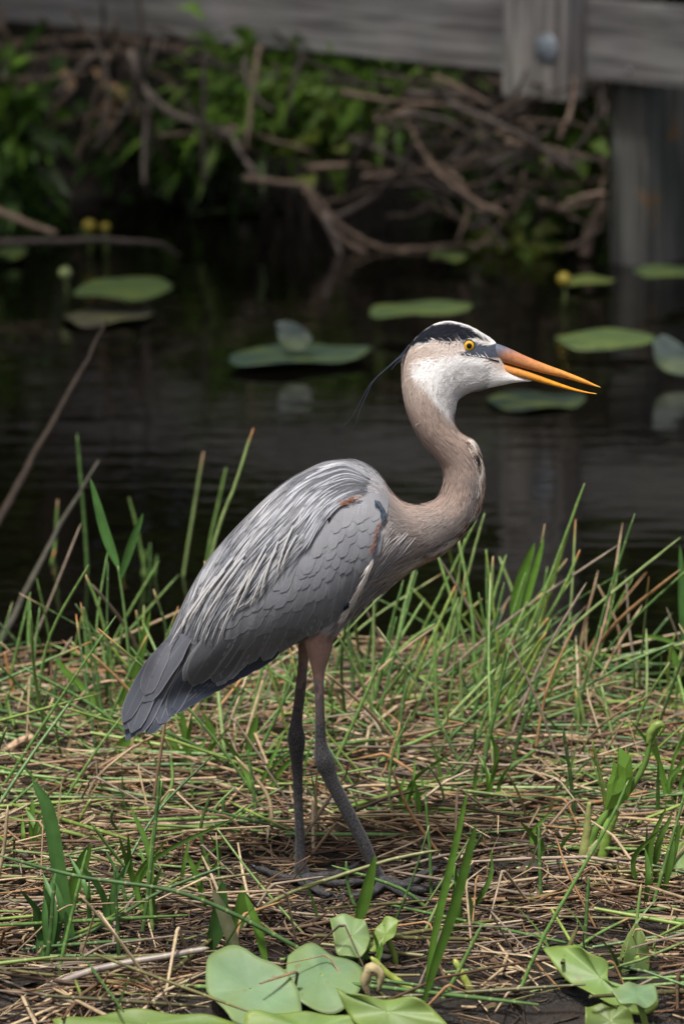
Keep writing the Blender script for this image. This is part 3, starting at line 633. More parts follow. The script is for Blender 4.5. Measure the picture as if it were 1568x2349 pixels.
toes = [toe([(345, 1925), (220, 1915), (110, 1893), (40, 1880)], .0062, .0036), toe([(370, 1925), (470, 1905), (560, 1905), (650, 1860), (745, 1812)], .0068, .0038),
 toe([(370, 1930), (480, 1935), (600, 1962), (720, 1957), (830, 1950)], .0070, .004), toe([(360, 1940), (420, 1985), (480, 2030), (560, 2060)], .0066, .004),
 toe([(930, 1965), (1050, 1985), (1130, 1965), (1200, 1922), (1290, 1870)], .0070, .004), toe([(930, 1975), (1050, 1992), (1180, 2012), (1290, 1990), (1420, 1945), (1530, 1890)], .0072, .004),
 toe([(930, 1985), (1010, 2020), (1110, 2065), (1230, 2095)], .0070, .004), toe([(920, 1985), (860, 2035), (770, 2058), (690, 2066)], .0064, .004)]
fj = [at_y(*Z3(np.array([355., 1915.])), FAR_Y), at_y(*Z3(np.array([925., 1965.])), -.03)]
parts = []
for P, r in [(farP, farR), (nearP, nearR)] + toes:
    V, F, C = tube(P, r, 12, (1, 1, 1)); parts.append((V, F))
allV = list(map(tuple, LV)); allF = [tuple(map(int, f)) for f in LF] + [tuple(c) for c in caps]
for V, F in parts:
    o = len(allV); allV += list(map(tuple, V)); allF += [tuple(int(x) + o for x in f) for f in F]
tmp = bpy.data.meshes.new('tmp'); tmp.from_pydata(allV, [], allF)
to = bpy.data.objects.new('tmp', tmp); COL.objects.link(to)
md = to.modifiers.new('r', 'REMESH'); md.mode = 'VOXEL'; md.voxel_size = .0019; md.adaptivity = 0
ms = to.modifiers.new('s', 'SMOOTH'); ms.factor = .5; ms.iterations = 3
dg = bpy.context.evaluated_depsgraph_get(); dg.update()
body_me = bpy.data.meshes.new_from_object(to.evaluated_get(dg))
bpy.data.objects.remove(to); body_me.name = 'body'
BV = np.empty(len(body_me.vertices) * 3, np.float32); body_me.vertices.foreach_get('co', BV); BV = BV.reshape(-1, 3).astype(float)
body_bvh = BVHTree.FromPolygons([tuple(x) for x in BV], [tuple(p.vertices) for p in body_me.polygons])

# --- plumage colour by place on the bird (both sides alike)
K_BLACK = [(425, 262), (462, 212), (515, 166), (565, 137), (640, 127), (705, 139), (765, 163), (805, 190), (850, 222), (800, 212), (770, 202), (735, 206), (660, 216), (605, 208), (565, 199), (535, 216), (490, 218), (450, 236)]
K_LORE = [(715, 222), (745, 207), (790, 222), (850, 240), (897, 224), (985, 258), (950, 300), (860, 305), (800, 297), (700, 286), (735, 268)]
K_CHEEK = [(560, 300), (640, 285), (760, 300), (860, 315), (885, 380), (1090, 424), (960, 445), (760, 490), (690, 540), (660, 600), (610, 560), (560, 470), (480, 400), (470, 340)]
K_BROW = [(745, 205), (800, 205), (880, 230), (850, 240), (795, 224), (770, 208)]
def plumage(P):
    Q = np.asarray(P, float).copy(); Q[:, 1] = -np.abs(Q[:, 1])
    u, v = to_px(Q)
    zx = (u - 745.6) / .43894; zy = (v - 688.2) / .43894
    bx = (u - 229.4) / .47552; by = (v - 1003.7) / .47552
    n1 = (vnoise(zx, zy, .035, 1) - .5) * 40; n2 = (vnoise(zx, zy, .11, 2) - .5) * 22
    C = np.broadcast_to(srgb(156, 138, 128), (len(Q), 3)).copy()                       # taupe neck
    def mixin(col, w): C[:] = lerp(C, col, np.clip(w, 0, 1)[:, None])
    mixin(srgb(200, 184, 174), sm(620, 380, zy + n1))                                     # pinker upper neck
    mixin(srgb(128, 120, 116), sm(1000, 1180, zy + n1) * sm(350, 620, zx))                # greyer lower neck
    mixin(srgb(120, 115, 114), sm(700, 1000, zy) * sm(690, 800, zx + n1))
    mixin(srgb(158, 159, 165), sm(430, 300, zx + n1 * .5) * sm(700, 800, zy))             # blue grey mantle
    mixin(srgb(150, 142, 138), sm(250, 400, zx) * sm(560, 380, zx) * sm(1050, 1200, zy))
    mixin(srgb(104, 106, 113), sm(1150, 900, bx) * sm(150, 500, by))                      # slate under the plumes
    mixin(srgb(84, 88, 97), sm(600, 350, bx))
    mixin(srgb(250, 249, 248), sm(34, -14, poly_sd(K_CHEEK, zx, zy) + n1 * .8))
    mixin(srgb(205, 190, 180), sm(14, -14, poly_sd([(425, 262), (480, 222), (535, 216), (565, 199), (605, 208), (660, 216), (725, 215), (728, 265), (690, 285), (600, 300), (470, 310)], zx, zy) + n2))
    mixin(srgb(244, 243, 242), ((zy < 232) & (zx > 470)) * 1.0 * sm(10, -4, zy - 238 + n2 * .2) * (zx < 905))
    mixin(srgb(215, 202, 194), sm(12, -8, poly_sd([(540, 222), (565, 203), (605, 212), (660, 220), (722, 218), (722, 265), (690, 280), (600, 285)], zx, zy) + n2))
    mixin(srgb(30, 34, 44), sm(5, -5, poly_sd(K_BLACK, zx, zy) - 6 + n2 * .4))
    mixin(srgb(236, 232, 226), sm(4, -4, poly_sd(K_BROW, zx, zy) + n2 * .3))
    mixin(srgb(70, 78, 92), sm(4, -3, poly_sd(K_LORE, zx, zy)))
    return C, zx, zy, bx, by
legS = np.concatenate([farP, nearP] + [t[0] for t in toes]); legR = np.concatenate([farR, nearR] + [t[1] for t in toes])
C, zx, zy, bx, by = plumage(BV)
u, v = to_px(BV)
low = v > 1440
ln = np.zeros(len(BV)); th_ = np.zeros(len(BV))
idx = np.where(low)[0]
for s in range(0, len(idx), 4000):
    k = idx[s:s + 4000]; d = np.linalg.norm(BV[k][:, None] - legS[None], axis=2) - legR[None]
    ln[k] = sm(.006, .002, d.min(1))
near = BV[:, 1] < 0
vth = np.where(near, 1562, 1528) + (vnoise(BV[:, 0], BV[:, 2], 160, 4) - .5) * 30
feath = sm(1442, 1462, v) * (1 - sm(-14, 14, v - vth))
skin = sm(-14, 14, v - vth) * ln
is_thigh = (ln > .3) & (v > 1440) & (u > 660)
C = np.where(is_thigh[:, None], lerp(C, srgb(150, 121, 110), (feath * ln)[:, None]), C)
n1 = vnoise(BV[:, 0] + BV[:, 1], BV[:, 2], 90, 6); pale = sm(1690, 1560, v + (n1 - .5) * 120)
C = lerp(C, lerp(srgb(35, 35, 38), srgb(132, 108, 104), (pale * (.25 + .75 * sm(.45, .6, n1)))[:, None]), skin[:, None])
C4 = np.concatenate([C, skin[:, None]], 1).astype(np.float32)
ca = body_me.color_attributes.new('Col', 'FLOAT_COLOR', 'POINT'); ca.data.foreach_set('color', C4.ravel())
body_me.polygons.foreach_set('use_smooth', np.ones(len(body_me.polygons), bool))
HB = np.array([0.0, 0, 0]); HB[0] = (fj[0][0] + fj[1][0]) / 2; HB[2] = float(gz(HB[0], 0))
heron = empty('heron', HB)
tag(heron, 'tall grey heron with a white face and orange bill standing on the grassy bank', 'heron')
put('body', body_me, M['body'], heron)

# --- short soft feathers over head, neck and breast
def plumage_strands():
    N = 44000
    t = 3.2 + (35 - 3.2) * rng.random(N); th = rng.uniform(-np.pi, np.pi, N)
    P0 = body_pt(t, th)
    C, zx, zy, bx, by = plumage(P0)
    ex, ey = Z1(np.array([750., 238.])); uu, vv = to_px(np.stack([P0[:, 0], -np.abs(P0[:, 1]), P0[:, 2]], 1))
    ok = (np.hypot(uu - ex, vv - ey) > 16) & (poly_sd(K_LORE, zx, zy) > 2) & ~((zx > 870) & (zy < 400))
    ok &= ~((bx < 1330) & (by > 280) & (by < 900) & (t > 29))                # the wing lies here
    t, th, C, zx, zy = t[ok], th[ok], C[ok], zx[ok], zy[ok]; N = len(t); K = 4
    head = sm(14, 11, t); low = sm(24, 29, t)
    L = lerp(lerp(.016, .0075, head), .034, low) * rng.uniform(.6, 1.3, N)
    # metres per unit t varies: measure
    e = .05; sp_ = np.linalg.norm(body_pt(t + e, th) - body_pt(t - e, th), axis=1) / (2 * e) + 1e-4
    dt = np.minimum(L / sp_, 3.0)
    dth = rng.normal(0, .10, N)
    s = np.linspace(0, 1, K)
    T = t[:, None] + dt[:, None] * s; A = th[:, None] + dth[:, None] * s
    P = body_pt(T, A)
    cen = (body_pt(T, A * 0) + body_pt(T, A * 0 + np.pi)) / 2
    nrm = P - cen; nrm /= np.linalg.norm(nrm, axis=2)[..., None] + 1e-9
    lift = (rng.uniform(.0001, .0011, N) * (1 - .5 * head) * np.where(rng.random(N) < .06, 2.4, 1))[:, None] * (.25 + s) + .0007
    P = P + nrm * lift[..., None]
    tan = P[:, -1] - P[:, 0]; tan /= np.linalg.norm(tan, axis=1)[:, None] + 1e-9
    S = np.cross(nrm[:, 1], tan); S /= np.linalg.norm(S, axis=1)[:, None] + 1e-9
    W = (lerp(lerp(.00045, .0004, head), .00042, low) * rng.uniform(.6, 1.3, N))[:, None] * np.array([.8, 1, .8, .1])
    jit = rng.normal(1, .05, N)[:, None]
    C = C * np.clip(jit, .7, 1.35)
    # foreneck stripe of black, white and rufous streaks
    ven = sm(1.05, .62, np.abs(np.abs(th) - np.pi)) * sm(14.8, 16.2, t) * sm(31, 27, t)
    streak = vnoise(t * 2.2, th * 5, 1.0, 9); pick = np.where(streak < .40, 0, np.where(streak < .60, 1, 2))
    sc = np.stack([srgb(38, 38, 44), srgb(172, 140, 118), srgb(228, 220, 210)])[pick]
    hit = (rng.random(N) < ven)[:, None]
    C = np.where(hit, sc * rng.uniform(.8, 1.1, N)[:, None], C)
    # long pale streaks over the lower breast
    lb = (rng.random(N) < .24 * sm(26, 29.5, t) * sm(.2, .9, np.abs(th)))[:, None]
    C = np.where(lb, lerp(C, srgb(205, 200, 196), .7), C)
    dk = (rng.random(N) < .22 * sm(26, 29, t))[:, None]
    C = np.where(dk & ~lb, C * .66, C)
    Cc = np.repeat(C[:, None], K, 1)
    V, F, CC = strips(P, S, W, Cc)
    o = put('neck_plumage', np_mesh('neck_plumage', V, F, CC), M['strand'], heron); tag(o, kind='stuff')
plumage_strands()

# --- smooth depth map of the near side, so feathers lie on the body
GU = np.arange(230, 960, 8.); GVv = np.arange(1040, 1740, 8.)
yy = np.full((len(GVv), len(GU)), np.nan)
for j, vv in enumerate(GVv):
    for i, uu in enumerate(GU):
        if vv > 1500 and uu > 640: continue
        d = Vector(ray(uu, vv)).normalized(); h = body_bvh.ray_cast(Vector(CO), d)
        if h[0] is not None and h[0].y < .0: yy[j, i] = h[0].y
known = ~np.isnan(yy)
f = np.where(known, yy, -.02)
for it in range(400):
    p = np.pad(f, 1, mode='edge'); a = (p[1:-1, :-2] + p[1:-1, 2:] + p[:-2, 1:-1] + p[2:, 1:-1]) / 4
    f = np.where(known, f, a * .99 + .01 * -.03)
for it in range(6):
    p = np.pad(f, 1, mode='edge'); f = (p[1:-1, :-2] + p[1:-1, 2:] + p[:-2, 1:-1] + p[2:, 1:-1] + 2 * f) / 6
YG = f
def surf(u, v, off):
    x = np.clip((np.asarray(u) - GU[0]) / 8, 0, len(GU) - 1.001); y = np.clip((np.asarray(v) - GVv[0]) / 8, 0, len(GVv) - 1.001)
    i = x.astype(int); j = y.astype(int); a = x - i; b = y - j
    d = (YG[j, i] * (1 - a) + YG[j, i + 1] * a) * (1 - b) + (YG[j + 1, i] * (1 - a) + YG[j + 1, i + 1] * a) * b
    return at_y(u, v, d - off)
def feather(root, tip, w, off0, off1, col, bend=0., pale=.55, tipw=.75, zf=Z2, nl=9, nw=5, shape=1.0):
    """vane from root to tip (photo px), half width w, lying on the body; off grows from root to tip"""
    root = np.array(root, float); tip = np.array(tip, float); d = tip - root; L = np.linalg.norm(d); d /= L; nrm = np.array([-d[1], d[0]])
    s = np.linspace(0, 1, nl) ** .85; x = np.linspace(-1, 1, nw)
    prof = (sm(-.05, .35, s) * .55 + .45) * np.sqrt(np.clip(1 - ((s - tipw) / (1.001 - tipw)).clip(0, 1) ** 2 * 1.0, 0.0004, 1)) * shape
    cx = root + d * (s[:, None] * L) + nrm * (np.sin(s * np.pi)[:, None] * bend * L)
    g = cx[:, None] + nrm * (x[None, :, None] * (w * prof)[:, None, None])
    U, Vv = zf(g)
    off = lerp(off0, off1, s)[:, None] + .0002 * (1 - x[None] ** 2) - .00032 * x[None] * sm(0, .3, s)[:, None]
    V = surf(U, Vv, off)
    C = np.broadcast_to(np.append(col, pale), (nl * nw, 4))
    uv = np.stack(np.broadcast_arrays(x[None], s[:, None]), -1).reshape(-1, 2)
    return np_mesh('feather', V.reshape(-1, 3), grid_faces(nl, nw), C, uv)
# wing base sheet
WP = np.array([(1255, 290), (1350, 325), (1368, 385), (1340, 480), (1318, 590), (1255, 720), (1185, 825), (1120, 880), (1000, 950), (860, 1015), (720, 1070), (560, 1140), (440, 1170), (405, 1130), (420, 1000), (520, 800), (700, 600), (900, 420), (1100, 320)], float)
def sheet(poly, off, col, nu=40, zf=Z2):
    X, Y = np.meshgrid(np.linspace(poly[:, 0].min(), poly[:, 0].max(), nu), np.linspace(poly[:, 1].min(), poly[:, 1].max(), nu))
    ins = poly_sd(poly, X, Y) < 0
    U, Vv = zf(np.stack([X, Y], -1)); V = surf(U, Vv, off).reshape(-1, 3)
    F = grid_faces(nu, nu); F = F[ins.ravel()[F].sum(1) >= 3]
    used = np.unique(F); mp = -np.ones(len(V), int); mp[used] = np.arange(len(used))
    return np_mesh('sheet', V[used], mp[F], np.broadcast_to(col, (len(used), 3)))
wing = put('wing', sheet(WP, .002, srgb(112, 115, 123)), M['body'], heron)
def along(tips, n):
    P = np.array(tips, float); return spline(P, n)
def gray(base, j=.06): k = rng.normal(1, j); return srgb(*base) * k
def dirf(p):
    """feather direction on the wing, from shoulder (straight down) to the tail side"""
    a = lerp(96, 121, sm(1250, 500, p[0])); return np.array([math.cos(R(a)), math.sin(R(a))])
FEATHERS = 0
def row(name, tips, n, L, w, base, o0, o1, pale=.5, parent=wing, order=.35, bend=.03, lj=.08):
    P = along(tips, n)
    for i, p in enumerate(P):
        d = dirf(p); l = L * rng.uniform(1 - lj * 2, 1 + lj * 2)
        q = p + rng.normal(0, 1, 2) * [13, 15]; t_ = R(rng.normal(0, 4)); d = np.array([d[0] * math.cos(t_) - d[1] * math.sin(t_), d[0] * math.sin(t_) + d[1] * math.cos(t_)])
        k = (i / max(1, n - 1)) * .0016 * order
        me = feather(q - d * l, q, w * rng.uniform(.85, 1.25), o0 + k, o1 + k, gray(base, .045), tipw=.62, bend=bend * rng.uniform(.5, 1.3), pale=pale)
        put(name, me, M['feather'], parent)
# dark flight feathers showing below the folded wing
tail = put('tail', sheet(np.array([(385, 960), (430, 1100), (400, 1250), (330, 1330), (200, 1400), (140, 1400), (130, 1330), (200, 1150), (280, 1030)], float), .001, srgb(58, 62, 70)), M['body'], heron)
for i in range(7):
    f_ = i / 6
    me = feather((lerp(880, 640, f_), lerp(985, 1030, f_)), (lerp(700, 335, f_), lerp(1112, 1330, f_)), 42, .0015, .0025 + .0003 * i, srgb(44, 52, 66) * rng.uniform(.85, 1.1), bend=-.02, pale=.15)
    put('flight_feather', me, M['feather'], wing)
for (r0, t0, w, c, o) in [((560, 1190), (318, 1335), 26, (196, 190, 176), .0005), ((540, 1220), (350, 1310), 22, (205, 200, 188), .0006),
        ((470, 1080), (225, 1432), 52, (58, 63, 74), .0018), ((460, 1050), (285, 1382), 52, (66, 72, 84), .0026), ((520, 1000), (330, 1345), 46, (60, 66, 78), .0032),
        ((370, 1010), (128, 1462), 44, (78, 88, 104), .0014), ((400, 1000), (172, 1432), 56, (74, 79, 90), .0034), ((380, 960), (118, 1408), 58, (84, 88, 97), .0046),
        ((360, 960), (150, 1425), 52, (92, 97, 107), .0054), ((420, 960), (205, 1275), 56, (94, 98, 107), .0060), ((330, 985), (112, 1375), 40, (88, 93, 103), .0064), ((330, 990), (215, 1240), 44, (100, 103, 112), .0070)]:
    put('tail_feather', feather(r0, t0, w, o, o + .001, srgb(*c) * rng.uniform(.94, 1.06), bend=.03, pale=.35, tipw=.7, nl=11), M['feather'], tail)
SEC = [(1150, 872), (1080, 925), (1005, 966), (930, 1000), (860, 1032), (750, 1085), (600, 1150), (500, 1186), (420, 1190)]
row('secondary_feather', SEC, 22, 320, 44, (110, 113, 119), .0030, .0040, pale=.75)
row('tertial_feather', [(560, 1160), (500, 1180), (432, 1188)], 4, 360, 62, (92, 95, 101), .0042, .0050, pale=.55)
def lay(k): return .0036 + .00045 * k, .0041 + .00045 * k
row('covert_feather', [(1190, 800), (1110, 840), (1010, 885), (900, 925), (790, 955), (690, 985), (600, 985)], 15, 220, 46, (119, 122, 129), *lay(1), pale=.5)
row('covert_feather', [(1235, 715), (1150, 755), (1040, 785), (930, 830), (830, 870), (730, 900), (640, 900), (555, 925)], 15, 190, 44, (124, 127, 134), *lay(2), pale=.5)
row('covert_feather', [(1270, 640), (1190, 670), (1090, 700), (980, 735), (880, 785), (780, 815), (690, 830)], 15, 165, 40, (128, 131, 138), *lay(3), pale=.42)
row('covert_feather', [(1300, 570), (1220, 600), (1120, 630), (1020, 660), (920, 700), (830, 740)], 14, 145, 37, (132, 135, 142), *lay(4), pale=.36)
row('covert_feather', [(1318, 500), (1240, 530), (1150, 555), (1060, 590), (970, 640)], 13, 130, 35, (136, 138, 145), *lay(5), pale=.2)
row('covert_feather', [(1332, 440), (1260, 462), (1180, 485), (1100, 520), (1030, 560)], 12, 120, 34, (137, 139, 145), *lay(6), pale=.15)
row('covert_feather', [(1342, 390), (1275, 400), (1200, 420), (1130, 455)], 11, 115, 34, (139, 140, 146), *lay(7), pale=.1)
# --- long lance-shaped plumes of the back
UP = spline(np.array([(1300, 190), (1180, 124), (1050, 146), (940, 192), (850, 257), (760, 333), (680, 413), (600, 498), (530, 585), (460, 690), (410, 790), (360, 895), (312, 985)], float), 101)
LO = spline(np.array([(1290, 270), (1200, 300), (1120, 350), (1060, 420), (1000, 510), (940, 570), (870, 640), (800, 720), (735, 790), (680, 820), (640, 850), (600, 900), (560, 990)], float), 101)
def fan(a, s):
    i = np.clip(s * 100, 0, 99.99); k = i.astype(int); w = (i - k)[:, None]
    p = lerp(UP[k], UP[k + 1], w); q = lerp(LO[k], LO[k + 1], w); return lerp(p, q, np.asarray(a)[:, None])
def plume(a0, s0, ds, da, w, col, off, tipc):
    n = 10; s = np.linspace(0, 1, n); c = fan(np.clip(a0 + da * s, .005, 1.08), np.clip(s0 + ds * s, 0, 1))
    d = np.gradient(c, axis=0); d /= np.linalg.norm(d, axis=1)[:, None] + 1e-9; nr = np.stack([-d[:, 1], d[:, 0]], 1)
    prof = np.sqrt(np.clip(1 - s ** 2.2, 0.0005, 1)) * (.55 + .45 * sm(0, .3, s))
    g = c[:, None] + nr[:, None] * (np.array([-1, 0, 1])[None, :, None] * (w * prof)[:, None, None])
    U, Vv = Z2(g); V = surf(U, Vv, off + .0012 * s[:, None] + np.array([0, .0009, 0])[None])
    C = lerp(np.asarray(col)[None], np.asarray(tipc)[None], sm(.1, .8, s)[:, None])
    edge = np.array([.72, 1.1, .85]); C = (C[:, None] * edge[None, :, None]).reshape(-1, 3)
    return np_mesh('plume', V.reshape(-1, 3), grid_faces(n, 3), C)
for i in range(250):
    q = i / 250
    s0 = .80 - .80 * q ** .8 + rng.normal(0, .03); s0 = float(np.clip(s0, .0, .80))
    a0 = float(rng.uniform(.0, .97)); ds = rng.uniform(.14, .26) * (1.0 if s0 > .25 else .8); 
    light = rng.random()
    tipc = srgb(182, 183, 185) if light > .5 else (srgb(160, 163, 170) if light > .22 else srgb(108, 112, 121))
    if s0 < .25: tipc = lerp(tipc, srgb(164, 167, 175), .6)
    put('back_plume', plume(a0, s0, ds, rng.uniform(.0, .12), rng.uniform(3.2, 6.5), srgb(128, 131, 138), .0050 + .0060 * q + .0010 * rng.random(), tipc * rng.uniform(.85, 1.12)), M['plume'], heron)
for tx, ty, rx, ry in [(562, 998, 720, 640), (615, 860, 760, 600), (722, 822, 850, 540), (640, 870, 800, 560), (870, 640, 950, 470), (500, 880, 690, 590), (450, 850, 640, 580), (420, 890, 600, 640), (540, 760, 700, 560), (690, 760, 800, 520), (770, 770, 860, 500), (850, 660, 930, 430), (330, 1010, 520, 720), (380, 920, 560, 670)]:
    n = 10; s = np.linspace(0, 1, n); c = lerp(np.array([rx, ry], float), np.array([tx, ty], float), s[:, None]); c[:, 0] += np.sin(s * np.pi) * -8
    d = np.gradient(c, axis=0); d /= np.linalg.norm(d, axis=1)[:, None]; nr = np.stack([-d[:, 1], d[:, 0]], 1)
    g = c[:, None] + nr[:, None] * (np.array([-1, 0, 1])[None, :, None] * (5.2 * np.sqrt(np.clip(1 - s ** 2, .0005, 1)))[:, None, None])
    U, Vv = Z2(g); V = surf(U, Vv, .0135 + .001 * s[:, None] + np.array([0, .0008, 0])[None])
    Cc = lerp(srgb(170, 172, 176)[None], srgb(190, 188, 184)[None], s[:, None]); Cc = (Cc[:, None] * np.array([.5, 1.05, .9])[None, :, None]).reshape(-1, 3)
    put('back_plume', np_mesh('plume', V.reshape(-1, 3), grid_faces(n, 3), Cc), M['plume'], heron)
def mantle():
    n = 2600; q = rng.random(n); s0 = np.clip(.84 - .84 * q, 0, .84); a0 = rng.uniform(0, 1, n) ** .9; ds = rng.uniform(.06, .17, n); da = rng.uniform(0, .10, n); K = 7; s = np.linspace(0, 1, K)
    A = np.clip(a0[:, None] + da[:, None] * s, .004, 1.05); S_ = np.clip(s0[:, None] + ds[:, None] * s, 0, 1)
    g = fan(A.ravel(), S_.ravel()).reshape(n, K, 2); U, Vv = Z2(g); P = surf(U, Vv, (.0042 + .0066 * q + .0014 * rng.random(n))[:, None] + .0008 * s)
    d = P[:, -1] - P[:, 0]; d /= np.linalg.norm(d, axis=1)[:, None] + 1e-9; Sd = np.cross(d, [0, 1., .2]); Sd /= np.linalg.norm(Sd, axis=1)[:, None] + 1e-9
    W = rng.uniform(.0004, .0010, n)[:, None] * np.array([.5, .9, 1, 1, .8, .5, .08])
    L = rng.random(n); C = np.where((L > .52)[:, None], srgb(178, 179, 182), np.where((L > .2)[:, None], srgb(140, 143, 150), srgb(84, 88, 96))) 
    C = lerp(C, srgb(156, 158, 165), (.65 * sm(.32, .1, s0))[:, None]) * rng.uniform(.85, 1.12, n)[:, None]
    V, F, CC = strips(P, Sd, W, np.repeat(C[:, None], K, 1)); tag(put('mantle_plumage', np_mesh('mantle_plumage', V, F, CC), M['strand'], heron), kind='stuff')
mantle()
# --- small coloured tufts: rufous shoulder patch, dark wrist edge, white line along the belly
def tuft(name, spots, n, L, ang, cols, off, spread=14, w=.0011, aj=12):
    S = spline(np.array(spots, float), 60); k = rng.integers(0, 60, n); p = S[k] + rng.normal(0, spread, (n, 2)); K = 4
    a = R(1) * (ang + rng.normal(0, aj, n)); l = L * rng.uniform(.6, 1.3, n); s = np.linspace(0, 1, K)
    g = p[:, None] + np.stack([np.cos(a), np.sin(a)], -1)[:, None] * (l[:, None] * s)[..., None]
    U, Vv = Z2(g); P = surf(U, Vv, off + .0015 * s[None] + rng.uniform(0, .002, n)[:, None])
    W = np.broadcast_to(w * np.array([.7, 1, .8, .1]), (n, K)); Sd = np.stack([-np.sin(a), np.zeros(n), -np.cos(a)], -1)
    C = np.array([srgb(*c) for c in cols])[rng.integers(0, len(cols), n)] * rng.uniform(.8, 1.15, n)[:, None]
    V, F, CC = strips(P, Sd, W, np.repeat(C[:, None], K, 1))
    tag(put(name, np_mesh(name, V, F, CC), M['strand'], heron), kind='stuff')
tuft('shoulder_patch', [(1165, 322), (1200, 314), (1235, 294)], 80, 24, 195, [(166, 110, 84), (178, 128, 104), (140, 106, 92)], .0108, 5, .00045)
tuft('shoulder_patch', [(1240, 292), (1262, 286)], 40, 16, 185, [(226, 212, 202), (212, 186, 170)], .0125, 3, .0007)
tuft('wrist_edge', [(1325, 303), (1352, 328), (1368, 365), (1364, 385)], 150, 22, 80, [(44, 56, 68), (60, 72, 84)], .0080, 4, .0006)
tuft('wrist_edge', [(1352, 405), (1340, 450), (1326, 500), (1318, 545)], 110, 26, 120, [(124, 88, 78), (140, 104, 92), (122, 112, 112)], .0080, 4, .0005)
tuft('belly_line', [(1318, 590), (1290, 660), (1258, 725), (1220, 790), (1185, 835)], 260, 75, 118, [(240, 238, 236), (226, 222, 218), (228, 212, 202)], .0050, 3.5, .0006, 4)
tuft('belly_line', [(1195, 800), (1183, 815)], 60, 20, 120, [(30, 38, 48)], .0105, 4, .0008)
tuft('breast_plume', [(1395, 400), (1375, 470), (1350, 550), (1325, 640)], 190, 85, 126, [(190, 186, 184), (170, 165, 164), (132, 128, 128), (150, 145, 144)], .0012, 18, .00045, 5)
tuft('breast_plume', [(1480, 470), (1430, 560), (1370, 640), (1300, 730)], 420, 110, 131, [(146, 141, 140), (168, 163, 162), (112, 109, 110), (96, 94, 97), (128, 124, 123)], .0010, 24, .0005, 4)
tuft('breast_plume', [(1420, 680), (1330, 750), (1250, 820), (1190, 870), (1160, 905)], 220, 80, 134, [(150, 142, 136), (170, 162, 154), (96, 92, 90), (120, 110, 104)], .0010, 9, .0005, 5)
# far wing: the same folded shape on the side turned away
fw = wing.data.copy(); fw.transform(Matrix.Scale(-1, 4, Vector((0, 1, 0))))
put('wing', fw, M['body'], heron)

# --- head: bill, eye, crest
def bill(name, top, bot, w0, colf, zf=Z1, crown=.75):
    n = 22; T = spline(np.array(top, float), n); B = spline(np.array(bot, float), n); s = np.linspace(0, 1, n)
    a = at_y(*zf(T), np.zeros(n)); b = at_y(*zf(B), np.zeros(n)); c = (a + b) / 2; h = (a - b) / 2
    W = w0 * (1 - s) ** .85 + .0007; th = np.linspace(0, 2 * np.pi, 16, endpoint=False)
    V = c[:, None] + h[:, None] * np.cos(th)[None, :, None]
    V[..., 1] -= W[:, None] * np.sign(np.sin(th)) * np.abs(np.sin(th)) ** crown
    V = V.reshape(-1, 3); i = np.arange(n * 16).reshape(n, 16); nx = np.roll(i, -1, 1)
    F = np.stack([i[:-1], i[1:], nx[1:], nx[:-1]], -1).reshape(-1, 4)
    C = colf(np.repeat(s, 16), np.tile(np.cos(th), n))
    return put(name, np_mesh(name, V, F, C), M['bill'], heron)
def upc(s, c):
    C = lerp(srgb(184, 124, 84)[None], srgb(222, 150, 60)[None], sm(.25, .8, s)[:, None])
    C = lerp(C, srgb(168, 116, 92)[None], (sm(.5, .15, s) * sm(.1, .9, c))[:, None])
    C = lerp(C, srgb(92, 100, 116)[None], (sm(.36, .17, s + .10 * (1 - c)))[:, None])
    C = lerp(C, srgb(232, 186, 96)[None], (sm(.85, 1, s))[:, None])
    k = (np.abs(s - .62) < .03) & (np.abs(c + .2) < .4)
    return np.where(k[:, None], lerp(C, srgb(120, 62, 40), .5), C)
def loc_(s, c):
    C = lerp(srgb(196, 132, 74)[None], srgb(226, 150, 40)[None], sm(.1, .7, s)[:, None])
    C = lerp(C, srgb(160, 120, 104)[None], (sm(.2, .0, s) * .6)[:, None])
    return lerp(C, srgb(236, 184, 84)[None], sm(.88, 1, s)[:, None])
bill('upper_bill', [(840, 222), (900, 229), (965, 254), (1050, 294), (1150, 335), (1250, 372), (1350, 413), (1405, 440), (1437, 455)], [(830, 300), (900, 318), (960, 335), (1050, 360), (1150, 386), (1250, 408), (1340, 434), (1400, 450), (1437, 457)], .0095, upc)
bill('lower_bill', [(840, 304), (900, 322), (960, 341), (1040, 366), (1120, 395), (1200, 426), (1290, 458), (1360, 478), (1416, 489)], [(850, 352), (900, 375), (960, 392), (1040, 410), (1120, 431), (1200, 452), (1290, 474), (1360, 486), (1416, 492)], .0088, loc_)
